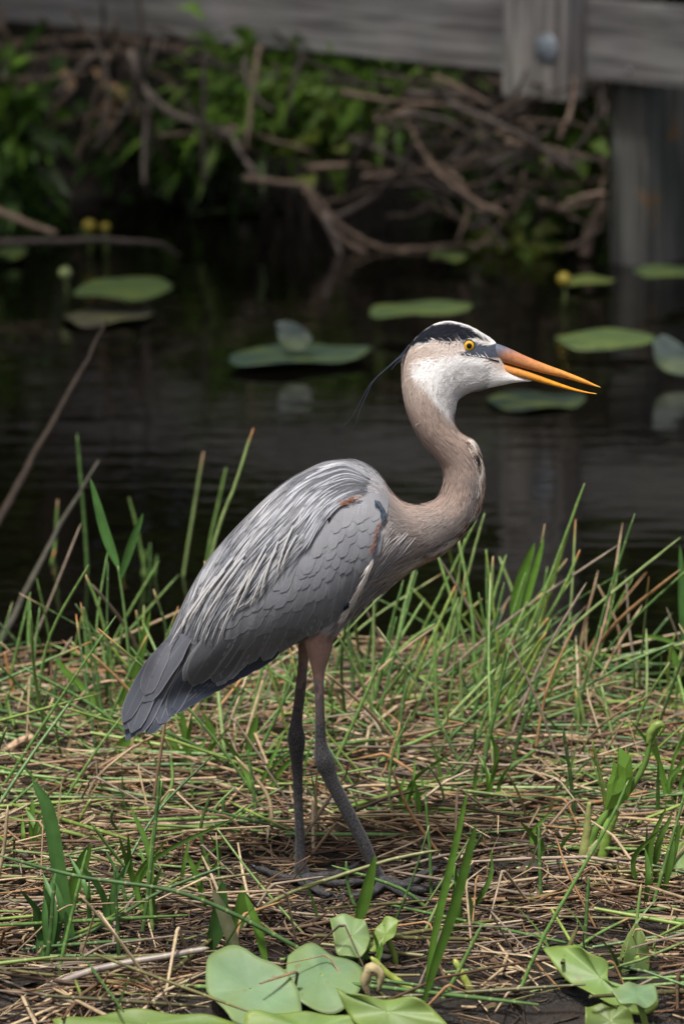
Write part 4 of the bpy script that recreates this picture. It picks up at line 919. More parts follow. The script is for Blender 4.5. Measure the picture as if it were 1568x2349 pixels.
# dark gape line lying on the skin
gq = spline(np.array([(708, 285), (760, 292), (830, 302), (905, 320)], float), 14); gl = []
for p in gq:
    uu, vv = Z1(p); d = Vector(ray(uu, vv)).normalized(); h = body_bvh.ray_cast(Vector(CO), d)[0]
    gl.append(np.array(h) if h is not None else gl[-1])
gl = np.array(gl); gl[:, 1] -= .0004
V, F, C = tube(gl, np.linspace(.0006, .0011, 14), 6, srgb(26, 24, 26)); put('gape', np_mesh('gape', V, F, C), M['bill'], heron)
def eye(side):
    uu, vv = Z1(np.array([750., 238.]))
    h = body_bvh.ray_cast(Vector(CO), Vector(ray(uu, vv)).normalized())[0]; c = np.array(h); nr = np.array([.10, -1, .05]); nr /= np.linalg.norm(nr)
    if side > 0: c[1] *= -1; nr[1] *= -1
    def cap(r0, r1, bulge, lift, col, n=24, m=5):
        a = np.cross(nr, [0, 0, 1.]); a /= np.linalg.norm(a); b = np.cross(nr, a); th = np.linspace(0, 2 * np.pi, n, endpoint=False)
        rr = np.linspace(r1, max(r0, 1e-5), m)
        V = np.stack([c + nr * (lift + bulge * (1 - (r / r1) ** 2)) + r * (np.cos(th)[:, None] * a + np.sin(th)[:, None] * b) for r in rr]).reshape(-1, 3)
        i = np.arange(m * n).reshape(m, n); nx_ = np.roll(i, -1, 1); F = np.stack([i[:-1], nx_[:-1], nx_[1:], i[1:]], -1).reshape(-1, 4)
        if nr[1] < 0: F = F[:, ::-1]
        return np_mesh('eye', V, F, np.broadcast_to(col, (len(V), 3)))
    e = put('eye', cap(0, .0083, .0022, -.0006, srgb(28, 26, 28)), M['eye'], heron)
    put('iris', cap(0, .0067, .0016, .0010, srgb(222, 168, 24)), M['eye'], e)
    put('pupil', cap(0, .0036, .0006, .0024, srgb(8, 8, 8)), M['eye'], e)
eye(-1); eye(1)
for px, r in [([(440, 235), (400, 285), (330, 350), (255, 420), (215, 500), (180, 580), (150, 686)], .0017), ([(430, 250), (390, 300), (310, 370), (235, 440), (190, 520), (140, 610), (62, 692)], .0012), ([(425, 260), (400, 300), (372, 330), (345, 365)], .0010), ([(430, 255), (405, 290), (365, 320), (335, 348)], .0014), ([(420, 262), (402, 300), (386, 330)], .0012)]:
    P = spline(at_y(*Z1(np.array(px, float)), np.linspace(-.008, -.02, len(px))), 26); s = np.linspace(0, 1, 26)
    V, F, C = tube(P, r * np.clip(1.5 - 1.1 * s, .25, 1.5), 6, srgb(34, 40, 54), flat=.5)
    put('crest_plume', np_mesh('crest_plume', V, F, C), M['plume'], heron)
# claws
for P, r in toes:
    d = P[-1] - P[-4]; d /= np.linalg.norm(d)
    q = np.stack([P[-1] + d * k * .016 + np.array([0, 0, .004 * math.sin(k * math.pi) - .003 * k]) for k in np.linspace(0, 1, 8)])
    V, F, C = tube(q, np.linspace(.0030, .0005, 8), 8, srgb(34, 33, 36)); put('claw', np_mesh('claw', V, F, C), M['bill'], heron)
# ------------------------------------------------------------------ dead litter over the mud
TAN = np.array([(.46, .34, .20), (.55, .43, .27), (.36, .25, .15), (.30, .24, .18), (.42, .24, .11), (.17, .10, .055), (.09, .06, .04), (.20, .22, .07), (.50, .40, .27)])
TAN = TAN * .85
PT = np.array([.11, .09, .15, .12, .06, .20, .20, .04, .03])
def wetness(x, y):
    """bare dark mud shows around the feet, in the hollow at the left and along the front"""
    a = np.exp(-(((x + .02) / .30) ** 2 + ((y + .03) / .14) ** 2)) * 1.0 + np.exp(-(((x + .30) / .26) ** 2 + ((y + .33) / .12) ** 2)) * .95 + np.exp(-(((x - .12) / .3) ** 2 + ((y + .28) / .07) ** 2)) * .6 + sm(-.50, -.66, y) * .55
    return np.clip(a + (vnoise(x, y, 9, 12) - .6) * .9 * (y < .25), 0, .93)
TOE = np.concatenate([t[0][:, :2] for t in toes])
def toe_gap(x, y): return np.min(np.hypot(x[:, None] - TOE[None, :, 0], y[:, None] - TOE[None, :, 1]), 1) if len(x) else x
def litter(n, Lr, rr, hmax, xr=(-1.7, 1.7), yr=(-.95, 1.25), wet_mul=1., tilt=.12):
    x = rng.uniform(*xr, n); y = rng.uniform(*yr, n); ok = (rng.random(n) > wetness(x, y) * wet_mul) & (y < far_edge(x) + .05); x, y = x[ok], y[ok]
    kp = toe_gap(x, y) > .042; uu, vv = to_px(np.stack([x, y, x * 0 + .05], -1))
    kp &= ~((vv > 2140) & (((uu > 400) & (uu < 1060)) | ((uu > 1200) & (uu < 1540)))); x, y = x[kp], y[kp]; n = len(x)
    a = np.where(rng.random(n) < .38, rng.normal(0, .4, n), rng.uniform(0, np.pi, n)); L = rng.uniform(*Lr, n); K = 4; s = np.linspace(-.5, .5, K)
    bend = rng.normal(0, .10, n); d = np.stack([np.cos(a), np.sin(a)], -1); q = np.stack([-d[:, 1], d[:, 0]], -1)
    XY = np.stack([x, y], -1)[:, None] + d[:, None] * (L[:, None] * s)[..., None] + q[:, None] * (L * bend)[:, None, None] * (4 * s[None, :, None] ** 2)
    z0 = gz(XY[..., 0], XY[..., 1]); zc = z0.max(1)
    r = rng.uniform(*rr, n)
    h = r + hmax * rng.random(n) ** 2 * (1 - wetness(x, y)); tl = rng.normal(0, tilt, n) * (h > .004)
    Z = lerp(z0, np.repeat(zc[:, None], K, 1), .5) + h[:, None] + (L * tl)[:, None] * s; Z = np.maximum(Z, z0 + r[:, None] * .6)
    P = np.concatenate([XY, Z[..., None]], -1)
    C = TAN[rng.choice(len(TAN), n, p=PT)] * rng.uniform(.65, 1.2, n)[:, None]
    C = C * lerp(1, .45, np.clip(wetness(x, y) * 1.1 - .15, 0, 1))[:, None]       # soaked stems are darker
    Rd = r[:, None] * np.array([.75, 1, 1, .6])
    return P, Rd, np.repeat(C[:, None], K, 1)
P1 = litter(10500, (.04, .20), (.0008, .0019), .026); P2 = litter(5200, (.015, .07), (.0008, .0024), .012, wet_mul=.55)
P3 = litter(2000, (.10, .34), (.0018, .0030), .035)
def debris(n):
    x = rng.uniform(-1.3, 1.3, n); y = rng.uniform(-.8, .35, n); kp = (rng.random(n) < wetness(x, y) * 1.2); x, y = x[kp], y[kp]; n = len(x); K = 4; s = np.linspace(-.5, .5, K)
    a = rng.uniform(0, np.pi, n); L = rng.uniform(.012, .075, n); r = rng.uniform(.0007, .0020, n); b = rng.normal(0, .2, n)
    X = x[:, None] + np.cos(a)[:, None] * L[:, None] * s - np.sin(a)[:, None] * (L * b)[:, None] * 4 * s ** 2; Y = y[:, None] + np.sin(a)[:, None] * L[:, None] * s + np.cos(a)[:, None] * (L * b)[:, None] * 4 * s ** 2
    Z = gz(X, Y) + r[:, None] * .6 + (rng.random(n) ** 3 * .012)[:, None] * np.where(toe_gap(x, y) > .03, 1, .15)[:, None] + (L * rng.normal(0, .08, n))[:, None] * s
    C = np.array([(.035, .024, .017), (.07, .046, .03), (.13, .085, .05), (.02, .015, .012), (.30, .21, .13), (.10, .11, .04)])[rng.choice(6, n, p=[.28, .26, .16, .18, .08, .04])] * rng.uniform(.7, 1.2, n)[:, None]
    return np.stack([X, Y, Z], -1), r[:, None] * np.array([.7, 1, 1, .5]), np.repeat(C[:, None], K, 1)
P4 = debris(17000)
V, F, C = cat_mesh([tubes(*P1, 4), tubes(*P2, 4), tubes(*P3, 5), tubes(*P4, 4)])
tag(put('straw_litter', np_mesh('straw_litter', V, F, C), M['straw']), 'matted dead reed straw covering the mud of the bank', 'straw', kind='stuff')
n = 420; x = rng.uniform(-1.4, 1.4, n); y = rng.uniform(-.6, 1.1, n); kp = toe_gap(x, y) > .04; x, y = x[kp], y[kp]; n = len(x)
a = rng.uniform(0, 2 * np.pi, n); a2 = a + rng.normal(0, 1.2, n); h = rng.uniform(.01, .10, n); l1 = rng.uniform(.02, .08, n); l2 = rng.uniform(.03, .12, n); z = gz(x, y)
p0 = np.stack([x, y, z], -1); p1 = p0 + np.stack([np.cos(a) * l1, np.sin(a) * l1, h], -1); p2 = p1 + np.stack([np.cos(a2) * l2, np.sin(a2) * l2, -h * rng.uniform(-.3, 1.0, n)], -1); p2[:, 2] = np.maximum(p2[:, 2], gz(p2[:, 0], p2[:, 1]) + .003)
P = np.stack([p0, lerp(p0, p1, .92), lerp(p1, p2, .06), p2], 1); C = TAN[rng.choice(9, n, p=[.2, .22, .16, .12, .12, .06, .02, .04, .06])] * rng.uniform(.7, 1.15, n)[:, None]
V, F, C = tubes(P, rng.uniform(.0010, .0026, n)[:, None] * np.array([1, 1, .95, .6]), np.repeat(C[:, None], 4, 1), 5)
tag(put('bent_straw', np_mesh('bent_straw', V, F, C), M['straw']), 'kinked dead stalks poking up from the straw mat', 'straw', kind='stuff')
# flat dark scraps of rotting leaf in the mud
n = 2600; x = rng.uniform(-1.4, 1.4, n); y = rng.uniform(-.9, .5, n); P = np.stack([x, y, gz(x, y) + .002], 1)
D = rng.normal(size=(n, 3)) * [1, 1, .15]; C = np.array([(.05, .032, .02), (.10, .065, .04), (.025, .018, .014), (.16, .11, .07)])[rng.integers(0, 4, n)]
V, F, CC = leaves(P, D, rng.uniform(.015, .05, n), rng.uniform(.003, .009, n), C, fold=.2, droop=0)
tag(put('leaf_scraps', np_mesh('leaf_scraps', V, F, CC), M['straw']), 'dark rotting leaf scraps pressed into the wet mud', 'leaf litter', kind='stuff')

# ------------------------------------------------------------------ standing rushes, one by one
GR = np.array([(.105, .205, .050), (.075, .155, .042), (.14, .245, .062), (.21, .30, .105), (.048, .105, .030), (.17, .25, .05)])
TIPC = np.array([(.50, .22, .08), (.45, .30, .16), (.35, .38, .16)])
def stem_arrays(P, r, col, tip=None, tipf=.08, basec=None, n=None):
    n = n or len(P); s = np.linspace(0, 1, n)
    C = np.broadcast_to(col, (n, 3)).copy()
    C = C * (1 + rng.normal(0, .08, n))[:, None]
    if basec is not None: C = lerp(C, np.asarray(basec)[None], sm(.22, .02, s)[:, None])
    if tip is not None: C = lerp(C, np.asarray(tip)[None], sm(1 - tipf * 1.6, 1 - tipf * .4, s)[:, None])
    L = np.concatenate([[0], np.cumsum(np.linalg.norm(np.diff(P, axis=0), axis=1))])
    return P, r * np.where(s < .93, 1 - .30 * s, (1 - .30 * s) * lerp(1, .3, (s - .93) / .07)), np.concatenate([C, L[:, None] + rng.uniform(0, .03)], 1)
def rush(px, r=.0034, col=0, tip=None, lean=0., label='', group=None, base=None, name='rush_stem', cat='rush', orange=False):
    """px from base to tip; the base stands on the ground, lean = metres the tip comes nearer (-) or farther (+)"""
    px = np.array(px, float); b = at_z(px[0, 0], px[0, 1], .06)
    for _ in range(3): b = at_z(px[0, 0], px[0, 1], float(gz(b[0], b[1])))
    k = len(px); f = np.linspace(0, 1, k); P = at_y(px[:, 0], px[:, 1], b[1] + lean * f); P[0] = b - [0, 0, .012]
    n = 26; Q = spline(P, n); Q[2:-1] += rng.normal(0, .0002, (n - 3, 3))
    c = GR[col] if isinstance(col, int) else np.asarray(col)
    pts, rad, C = stem_arrays(Q, r, c * rng.uniform(.85, 1.15), tip, .06, base)
    V, F, C = tube(pts, rad, 7, C); V, o = rebase(V)
    return tag(put(name, np_mesh(name, V, F, C), M['rush'] if cat == 'rush' else M['straw'], loc=o), label, cat, group)
OR = TIPC[0]; TN = TIPC[1]; PB = (.16, .06, .06)
G_T = 'tall single rushes'
for px, kw in [
    ([(206, 1530), (200, 1300), (190, 1150), (177, 995)], dict(col=1, label='tallest upright dark green rush behind the broad leaved shoot')),
    ([(112, 1500), (118, 1350), (128, 1230), (133, 1146)], dict(col=2, tip=TN, label='upright rush with a tan tip at the shoot side of the bank')),
    ([(375, 1540), (345, 1390), (318, 1230), (296, 1141)], dict(col=2, label='rush leaning left with a paler tip behind the tail')),
    ([(350, 1540), (345, 1400), (344, 1246)], dict(col=1, label='straight short rush beside the leaning rush behind the tail')),
    ([(342, 1540), (350, 1390), (360, 1274)], dict(col=1, label='thin dark rush tucked behind the straight short rush')),
    ([(398, 1540), (410, 1400), (438, 1210), (467, 1036)], dict(col=3, tip=TN, label='tall yellow green rush with tan tip rising behind the back of the bird')),
    ([(440, 1540), (478, 1270), (500, 1160), (519, 1072)], dict(col=2, label='green rush rising from behind the bird between two taller ones')),
    ([(430, 1560), (490, 1255), (540, 1110), (581, 982)], dict(col=3, tip=OR, label='tall rush with a bright orange tip rising behind the back of the bird')),
    ([(430, 1500), (428, 1400), (426, 1316)], dict(col=2, label='short pale rush close behind the folded wing')),
    ([(270, 1620), (250, 1490), (225, 1390), (197, 1318)], dict(col=2, tip=TN, label='rush leaning left below the broad leaved shoot')),
    ([(240, 1680), (225, 1560), (205, 1450), (192, 1392)], dict(col=1, label='slim rush crossing the leaning rush by the shoot')),
    ([(1160, 1660), (1200, 1490), (1270, 1300), (1340, 1108)], dict(col=2, label='tall straight green rush leaning right in front of the bird', r=.0031)),
    ([(1150, 1650), (1187, 1535), (1270, 1390), (1300, 1330), (1329, 1261)], dict(col=2, tip=OR, label='rush with a long dry salmon tip leaning right')),
    ([(1300, 1690), (1338, 1573), (1390, 1380), (1455, 1178)], dict(col=1, label='tall dark green rush leaning right beside the open water', r=.0029)),
    ([(1080, 1665), (1160, 1565), (1255, 1486), (1400, 1362), (1559, 1233)], dict(col=3, label='long pale rush slanting far over the water to the right', r=.0031)),
    ([(1005, 1620), (1030, 1490), (1054, 1392), (1085, 1270), (1111, 1176)], dict(col=3, label='pale upright rush close in front of the neck', r=.003)),
    ([(890, 1610), (975, 1433), (1040, 1300), (1092, 1191)], dict(col=2, label='green rush slanting up under the neck', r=.003)),
    ([(1120, 1640), (1092, 1550), (1050, 1420), (1003, 1274)], dict(col=2, label='rush leaning left across the others under the breast')),
    ([(1085, 1650), (1105, 1540), (1117, 1460), (1127, 1350), (1130, 1276)], dict(col=3, tip=TN, label='upright spotted rush with a tan tip near the leaf spear')),
    ([(1080, 1670), (1107, 1543), (1135, 1430), (1156, 1335)], dict(col=1, label='dark rush standing next to the spotted rush')),
    ([(1355, 1700), (1368, 1687), (1430, 1640), (1504, 1620)], dict(col=1, label='low rush arching out over the water')),
    ([(1150, 1690), (1202, 1671), (1270, 1640), (1340, 1618)], dict(col=2, label='low green rush lying nearly flat toward the water')),
    ([(1100, 1690), (1180, 1640), (1334, 1577), (1450, 1515), (1561, 1471)], dict(col=1, label='long low rush stretched over the water edge')),
    ([(1120, 1690), (1157, 1625), (1240, 1550), (1317, 1480)], dict(col=2, label='rush pointing up right from the crossing clump')),
    ([(1170, 1750), (1190, 1690), (1215, 1610), (1242, 1531)], dict(col=4, label='dark blunt rush with a dry brown tip')),
    ([(853, 1660), (856, 1500), (858, 1345)], dict(col=3, label='upright rush right in front of the thigh', r=.003)),
    ([(850, 1640), (885, 1480), (925, 1330)], dict(col=1, label='dark rush leaning right in front of the thigh', r=.003)),
    ([(830, 1640), (880, 1540), (940, 1470), (1000, 1430)], dict(col=2, label='low rush slanting right below the breast')),
    ([(1005, 1700), (1000, 1600), (995, 1440)], dict(col=2, label='stout rush in the middle of the crossing clump', r=.0035)),
    ([(1090, 1830), (1130, 1650), (1165, 1500)], dict(col=1, label='tall rush at the front of the crossing clump')),
    ([(1320, 1900), (1310, 1800), (1290, 1670)], dict(col=4, label='thick dark upright rush left of the torn leaf plant', r=.0035)),
    ([(745, 1780), (800, 1680), (840, 1590), (870, 1520)], dict(col=2, label='rush leaning right close to the hind leg')),
    ([(560, 1700), (590, 1580), (610, 1500)], dict(col=2, tip=OR, label='rush with an orange tip below the wing')),
    ([(640, 1640), (655, 1570), (672, 1510)], dict(col=2, tip=OR, label='short rush with orange tip beside the far leg')),
    ([(40, 1620), (25, 1560), (10, 1495)], dict(col=(.35, .17, .07), label='dry orange brown rush stub')),
    ([(150, 1470), (90, 1390), (40, 1345), (-10, 1315)], dict(col=2, r=.0017, label='thin curved green stem arching left')),
    ]:
    kw.setdefault('group', None); rush(px, **kw)
# dead bent stalks
for px, lab in [([(1315, 1668), (1380, 1640), (1493, 1577)], 'bare tan stalk slanting up toward the water'), ([(1115, 1592), (1220, 1560), (1325, 1524), (1342, 1532)], 'tan stalk bent over at its tip by the dark rush'),
                ([(1312, 1680), (1325, 1610), (1348, 1535)], 'upright pale dead stalk beside the dark leaning rush'), ([(745, 1680), (830, 1580), (900, 1510), (1000, 1435)], 'long tan and orange stalk slanting up behind the legs'),
                
                ([(1370, 1720), (1330, 1690), (1200, 1690), (1110, 1698)], 'straw stalk lying level at the water edge'), ([(100, 1620), (60, 1720), (30, 1800)], 'pale dead stalk leaning left in the straw'),
                ([(-10, 1730), (40, 1705), (80, 1690)], 'thick blonde cut reed lying in the straw'), ([(130, 1660), (210, 1575), (310, 1560)], 'pale pinkish dead stalk lying across the green stems')]:
    rush(px, r=.0024 if 'thick' not in lab else .008, col=(.42, .29, .19), tip=None, label=lab, name='dead_stalk', cat='stalk')
# foreground stalks
for px, kw in [([(520, 2120), (640, 2060), (760, 2015), (905, 1970), (1010, 1950)], dict(col=(.13, .14, .05), label='long olive rush lying across in front of both feet', r=.0035)),
               ([(1010, 2095), (920, 2040), (760, 1985)], dict(col=1, label='dark green rush lying in front of the near foot', r=.0030, lean=-.02)),
               ([(800, 2230), (640, 2150), (420, 2050), (180, 2010), (-10, 1960)], dict(col=4, label='long dark rush stretched over the front of the bank', r=.0034)),
               ([(-10, 2170), (180, 2150), (370, 2045), (520, 1985)], dict(col=4, label='dark green rush slanting up over the wet hollow', r=.0032)),
               ([(560, 2330), (620, 2250), (700, 2290)], dict(col=(.4, .3, .2), label='bent straw stalk in front of the big lily leaf', r=.003)),
               ([(-10, 2300), (200, 2230), (400, 2190), (480, 2175)], dict(col=(.27, .23, .2), label='thick grey dead stalk lying along the front edge', r=.0055)),
               ([(1180, 2280), (1240, 2160), (1330, 2000), (1400, 1880), (1440, 1790)], dict(col=0, label='long green rush slanting up by the torn leaf plant', r=.0028)),
               ([(1000, 2300), (1050, 2230), (1105, 2120)], dict(col=2, label='pale green rush leaning right in the foreground', r=.0035)),
               ([(1490, 2080), (1530, 1960), (1575, 1800)], dict(col=0, label='dark green rush rising at the sapling leaves', r=.0029)),
               ([(905, 2040), (925, 2090), (935, 2140)], dict(col=(.42, .31, .2), label='broken tan stalk hooked over by the near foot', r=.0030)),
               ([(990, 2060), (985, 1950), (975, 1820)], dict(col=1, label='upright dark rush standing past the near foot', r=.0028)),
               ([(350, 2140), (345, 1980), (372, 1790)], dict(col=2, label='tall bright rush in the clump at the wet hollow', r=.0032)),
               ([(325, 2140), (345, 2000), (360, 1850), (365, 1780)], dict(col=1, label='dark rush paired with the bright rush at the wet hollow', r=.003)),
               ([(300, 2100), (280, 2030), (245, 1955)], dict(col=1, label='short rush leaning left at the wet hollow', r=.003)),
               ([(105, 2220), (118, 2120), (125, 2020)], dict(col=4, label='dark stout rush in the front clump', r=.0035)),
               ([(130, 2230), (160, 2120), (200, 1950)], dict(col=0, label='rush leaning right in the front clump', r=.003)),
               ([(275, 2220), (270, 2120), (262, 1990)], dict(col=4, label='dark rush between the two front clumps', r=.003)),
               ([(595, 1920), (580, 1800), (568, 1720)], dict(col=1, label='dark rush standing left of the far leg', r=.003)),
               ([(515, 1900), (512, 1830)], dict(col=4, label='stubby dark rush in the straw', r=.004)),
               ([(1240, 2060), (1237, 1980), (1235, 1900)], dict(col=1, label='short straight rush on the bare straw', r=.003)),
               ([(1340, 2170), (1345, 2080), (1350, 2010)], dict(col=1, label='short straight rush behind the curled lily leaf', r=.003)),
               ([(700, 1990), (690, 1930)], dict(col=2, label='tiny rush stub at the far foot', r=.003)),
               ([(830, 2100), (800, 2040), (793, 1975)], dict(col=1, label='green rush stub standing between the feet', r=.003)),
               ([(640, 1720), (690, 1770), (760, 1820), (850, 1870)], dict(col=(.2, .09, .04), label='thin red brown stem curving across the far leg', r=.0022, lean=-.1))]:
    rush(px, **kw)
# long straight rushes radiating from the two clumps
for i in range(64):
    rt = i < 40
    u0, v0 = (rng.uniform(830, 1230), rng.uniform(1590, 1760)) if rt else (rng.uniform(0, 430), rng.uniform(1500, 1640))
    L = rng.uniform(160, 380) if rt else rng.uniform(110, 270); a = R(rng.normal(62, 22)) if rt else R(rng.normal(92, 20)); b = rng.normal(0, .06)
    pts = [(u0 + L * t * math.cos(a + b * t), v0 - L * t * math.sin(a + b * t)) for t in (0, .35, .7, 1)]
    k = int(rng.choice([0, 1, 2, 3, 5])); tp_ = [None, OR, TN][rng.choice(3, p=[.6, .2, .2])]
    lab = ('long %s rush in the clump under the neck' if rt else 'long %s rush in the clump behind the tail') % ('orange tipped' if tp_ is OR else 'tan tipped' if tp_ is TN else 'pale green' if k == 3 else 'dark green' if k == 1 else 'mid green')
    rush(pts, r=rng.uniform(.0025, .0036), col=k, tip=tp_, label=lab, group='long rushes in the clumps', base=PB if rng.random() < .4 else None, lean=rng.normal(0, .04))
# scattered rushes: those in view are single things, the rest one mass
def scatter(n, xr, yr, dens):
    x = rng.uniform(*xr, n * 6); y = rng.uniform(*yr, n * 6); ok = (rng.random(n * 6) < dens(x, y)) & (y < far_edge(x) + .10); return x[ok][:n], y[ok][:n]
dens = lambda x, y: np.clip(.15 + .85 * sm(.0, .75, y), 0, 1) * (.25 + .75 * vnoise(x, y, 4, 21)) * np.where(np.hypot(x, y) < .1, 0, 1)
xs, ys = scatter(680, (-1.7, 1.7), (-.6, 1.3), dens)
rest = []; cnt = 0
for x, y in zip(xs, ys):
    z = float(gz(x, y)); hgt = rng.uniform(.08, .30) * (1 if y > .3 else .6); lean = rng.normal(0, .55) + .25 * (x > .1); ly = rng.normal(0, .3)
    if rng.random() < .30: lean *= 2.4; hgt *= .55
    b = np.array([x, y, z - .01]); tip = b + [hgt * lean, hgt * ly, hgt]; mid = (b + tip) / 2 + [rng.normal(0, .012), 0, hgt * .05]
    K = 12; Q = spline(np.array([b, mid, tip]), K); col = GR[rng.integers(0, 6)] * rng.uniform(.8, 1.2); r = rng.uniform(.0018, .0034)
    dead = rng.random() < .2; tipc = TIPC[rng.integers(0, 3)] if rng.random() < .4 else None
    if dead: col = TAN[rng.integers(0, 5)] * .9; tipc = None
    pts, rad, C = stem_arrays(Q, r, col, tipc, .08, PB if (not dead and rng.random() < .35) else None)
    uu, vv = to_px(Q); inview = (uu[4] > -10) and (uu[4] < 1580) and cnt < 280 and (y > .0 or rng.random() < .7)
    if dead: inview = False
    V, F, C = tube(pts, rad, 6, C)
    if inview:
        V, o = rebase(V); cnt += 1; up_ = abs(lean) < .35
        tag(put('rush_stem', np_mesh('rush_stem', V, F, C), M['rush'], loc=o), ('thin green rush standing upright in the grassy bank thicket' if up_ else 'thin green rush leaning over in the grassy bank thicket'), 'rush', 'upright thicket rushes' if up_ else 'leaning thicket rushes')
    else: rest.append((V, F, C))
V, F, C = cat_mesh(rest); tag(put('rush_thicket', np_mesh('rush_thicket', V, F, C), M['rush']), 'mixed green and dry rushes thickening the bank', 'rushes', kind='stuff')
# fallen green stems woven through the straw
n = 820; x = rng.uniform(-1.5, 1.5, n); y = rng.uniform(-.6, 1.15, n); keep = (rng.random(n) < .6 + .4 * sm(-.1, .5, y)) & (toe_gap(x, y) > .10); x, y = x[keep], y[keep]; n = len(x)
a = np.where(rng.random(n) < .6, rng.normal(0, .35, n), rng.uniform(-1.5, 1.5, n)); L = rng.uniform(.12, .38, n); K = 5; s = np.linspace(-.5, .5, K)
P = np.stack([x[:, None] + np.cos(a)[:, None] * L[:, None] * s, y[:, None] + np.sin(a)[:, None] * L[:, None] * s, np.zeros((n, K))], -1)
z0 = gz(P[..., 0], P[..., 1]); P[..., 2] = np.maximum(z0.max(1)[:, None] + (.006 + .03 * rng.random(n) ** 2)[:, None] + (L * rng.normal(0, .10, n))[:, None] * s, z0 + .004)
P[..., 2] = np.where(np.abs(P[..., 1]) < 3, P[..., 2], 0)
C = GR[rng.integers(0, 6, n)] * rng.uniform(.7, 1.3, n)[:, None]; C = np.where((rng.random(n) < .45 * sm(.4, -.1, y))[:, None], np.array([.13, .12, .045]) * rng.uniform(.5, 1.3, n)[:, None], C); C = np.concatenate([np.repeat(C[:, None], K, 1), np.broadcast_to(L[:, None, None] * (s + .5)[None, :, None], (n, K, 1))], -1)
V, F, C = tubes(P, rng.uniform(.0017, .0034, n)[:, None] * np.array([.8, 1, 1, 1, .5]), C, 6)
tag(put('fallen_rushes', np_mesh('fallen_rushes', V, F, C), M['rush']), 'fallen green rush stems woven through the straw mat', 'rushes', kind='stuff')

# ------------------------------------------------------------------ flat grass blades
def blade_mesh(P, w, col, fold=.35, wprof=None):
    P = np.asarray(P, float); n = len(P); s = np.linspace(0, 1, n); T = np.gradient(P, axis=0); T /= np.linalg.norm(T, axis=1)[:, None] + 1e-9
    S = np.cross(T, [.35, -1, .1]); S /= np.linalg.norm(S, axis=1)[:, None] + 1e-9; N = np.cross(S, T)
    W = w * (wprof(s) if wprof else np.clip(np.sin(np.clip(s * .93 + .07, 0, 1) * np.pi) ** .6, .03, 1))
    V = np.stack([P - S * W[:, None] + N * (W * fold)[:, None], P, P + S * W[:, None] + N * (W * fold)[:, None]], 1).reshape(-1, 3)
    C = np.asarray(col) * (1 + .0 * s)[:, None]; C = np.repeat(C, 3, 0) * np.tile([1., 1.18, .95], n)[:, None]
    return V, grid_faces(n, 3), C
def blade(px, w, col, label, base_y=None, lean=0., group=None, z=.06, fold=.35, name='tall_grass', parent=None):
    px = np.array(px, float)
    if base_y is None: b = at_z(px[0, 0], px[0, 1], z); base_y = b[1]
    P = spline(at_y(px[:, 0], px[:, 1], base_y + lean * np.linspace(0, 1, len(px))), 16)
    V, F, C = blade_mesh(P, w, col, fold)
    if parent is not None: return put('leaf', np_mesh('leaf', V, F, C), M['blade'], parent)
    V, o = rebase(V, 1)
    return tag(put(name, np_mesh(name, V, F, C), M['blade'], loc=o), label, 'grass', group)
SHOOT = {'two leaved grass shoot': None, 'leaf spear': None, 'tan stalk': None}
SHB = {'two leaved grass shoot': (300, 1560, 'grass shoot with two broad dark leaves spread in a V behind the tail', [(300, 1560), (292, 1464), (283, 1380), (271, 1298)], (.11, .20, .06)),
       'leaf spear': (1155, 1640, 'grass shoot with a wide bright leaf spear on a brown stalk over the water', [(1150, 1640), (1160, 1590), (1172, 1500), (1182, 1432)], (.34, .22, .13)),
       'tan stalk': (1505, 1800, 'tall tan stalk bearing narrow green leaves by the water', [(1505, 1800), (1540, 1680), (1558, 1550), (1566, 1470)], (.38, .27, .17))}
BG = np.array([.10, .21, .03]); BDG = np.array([.05, .12, .03])
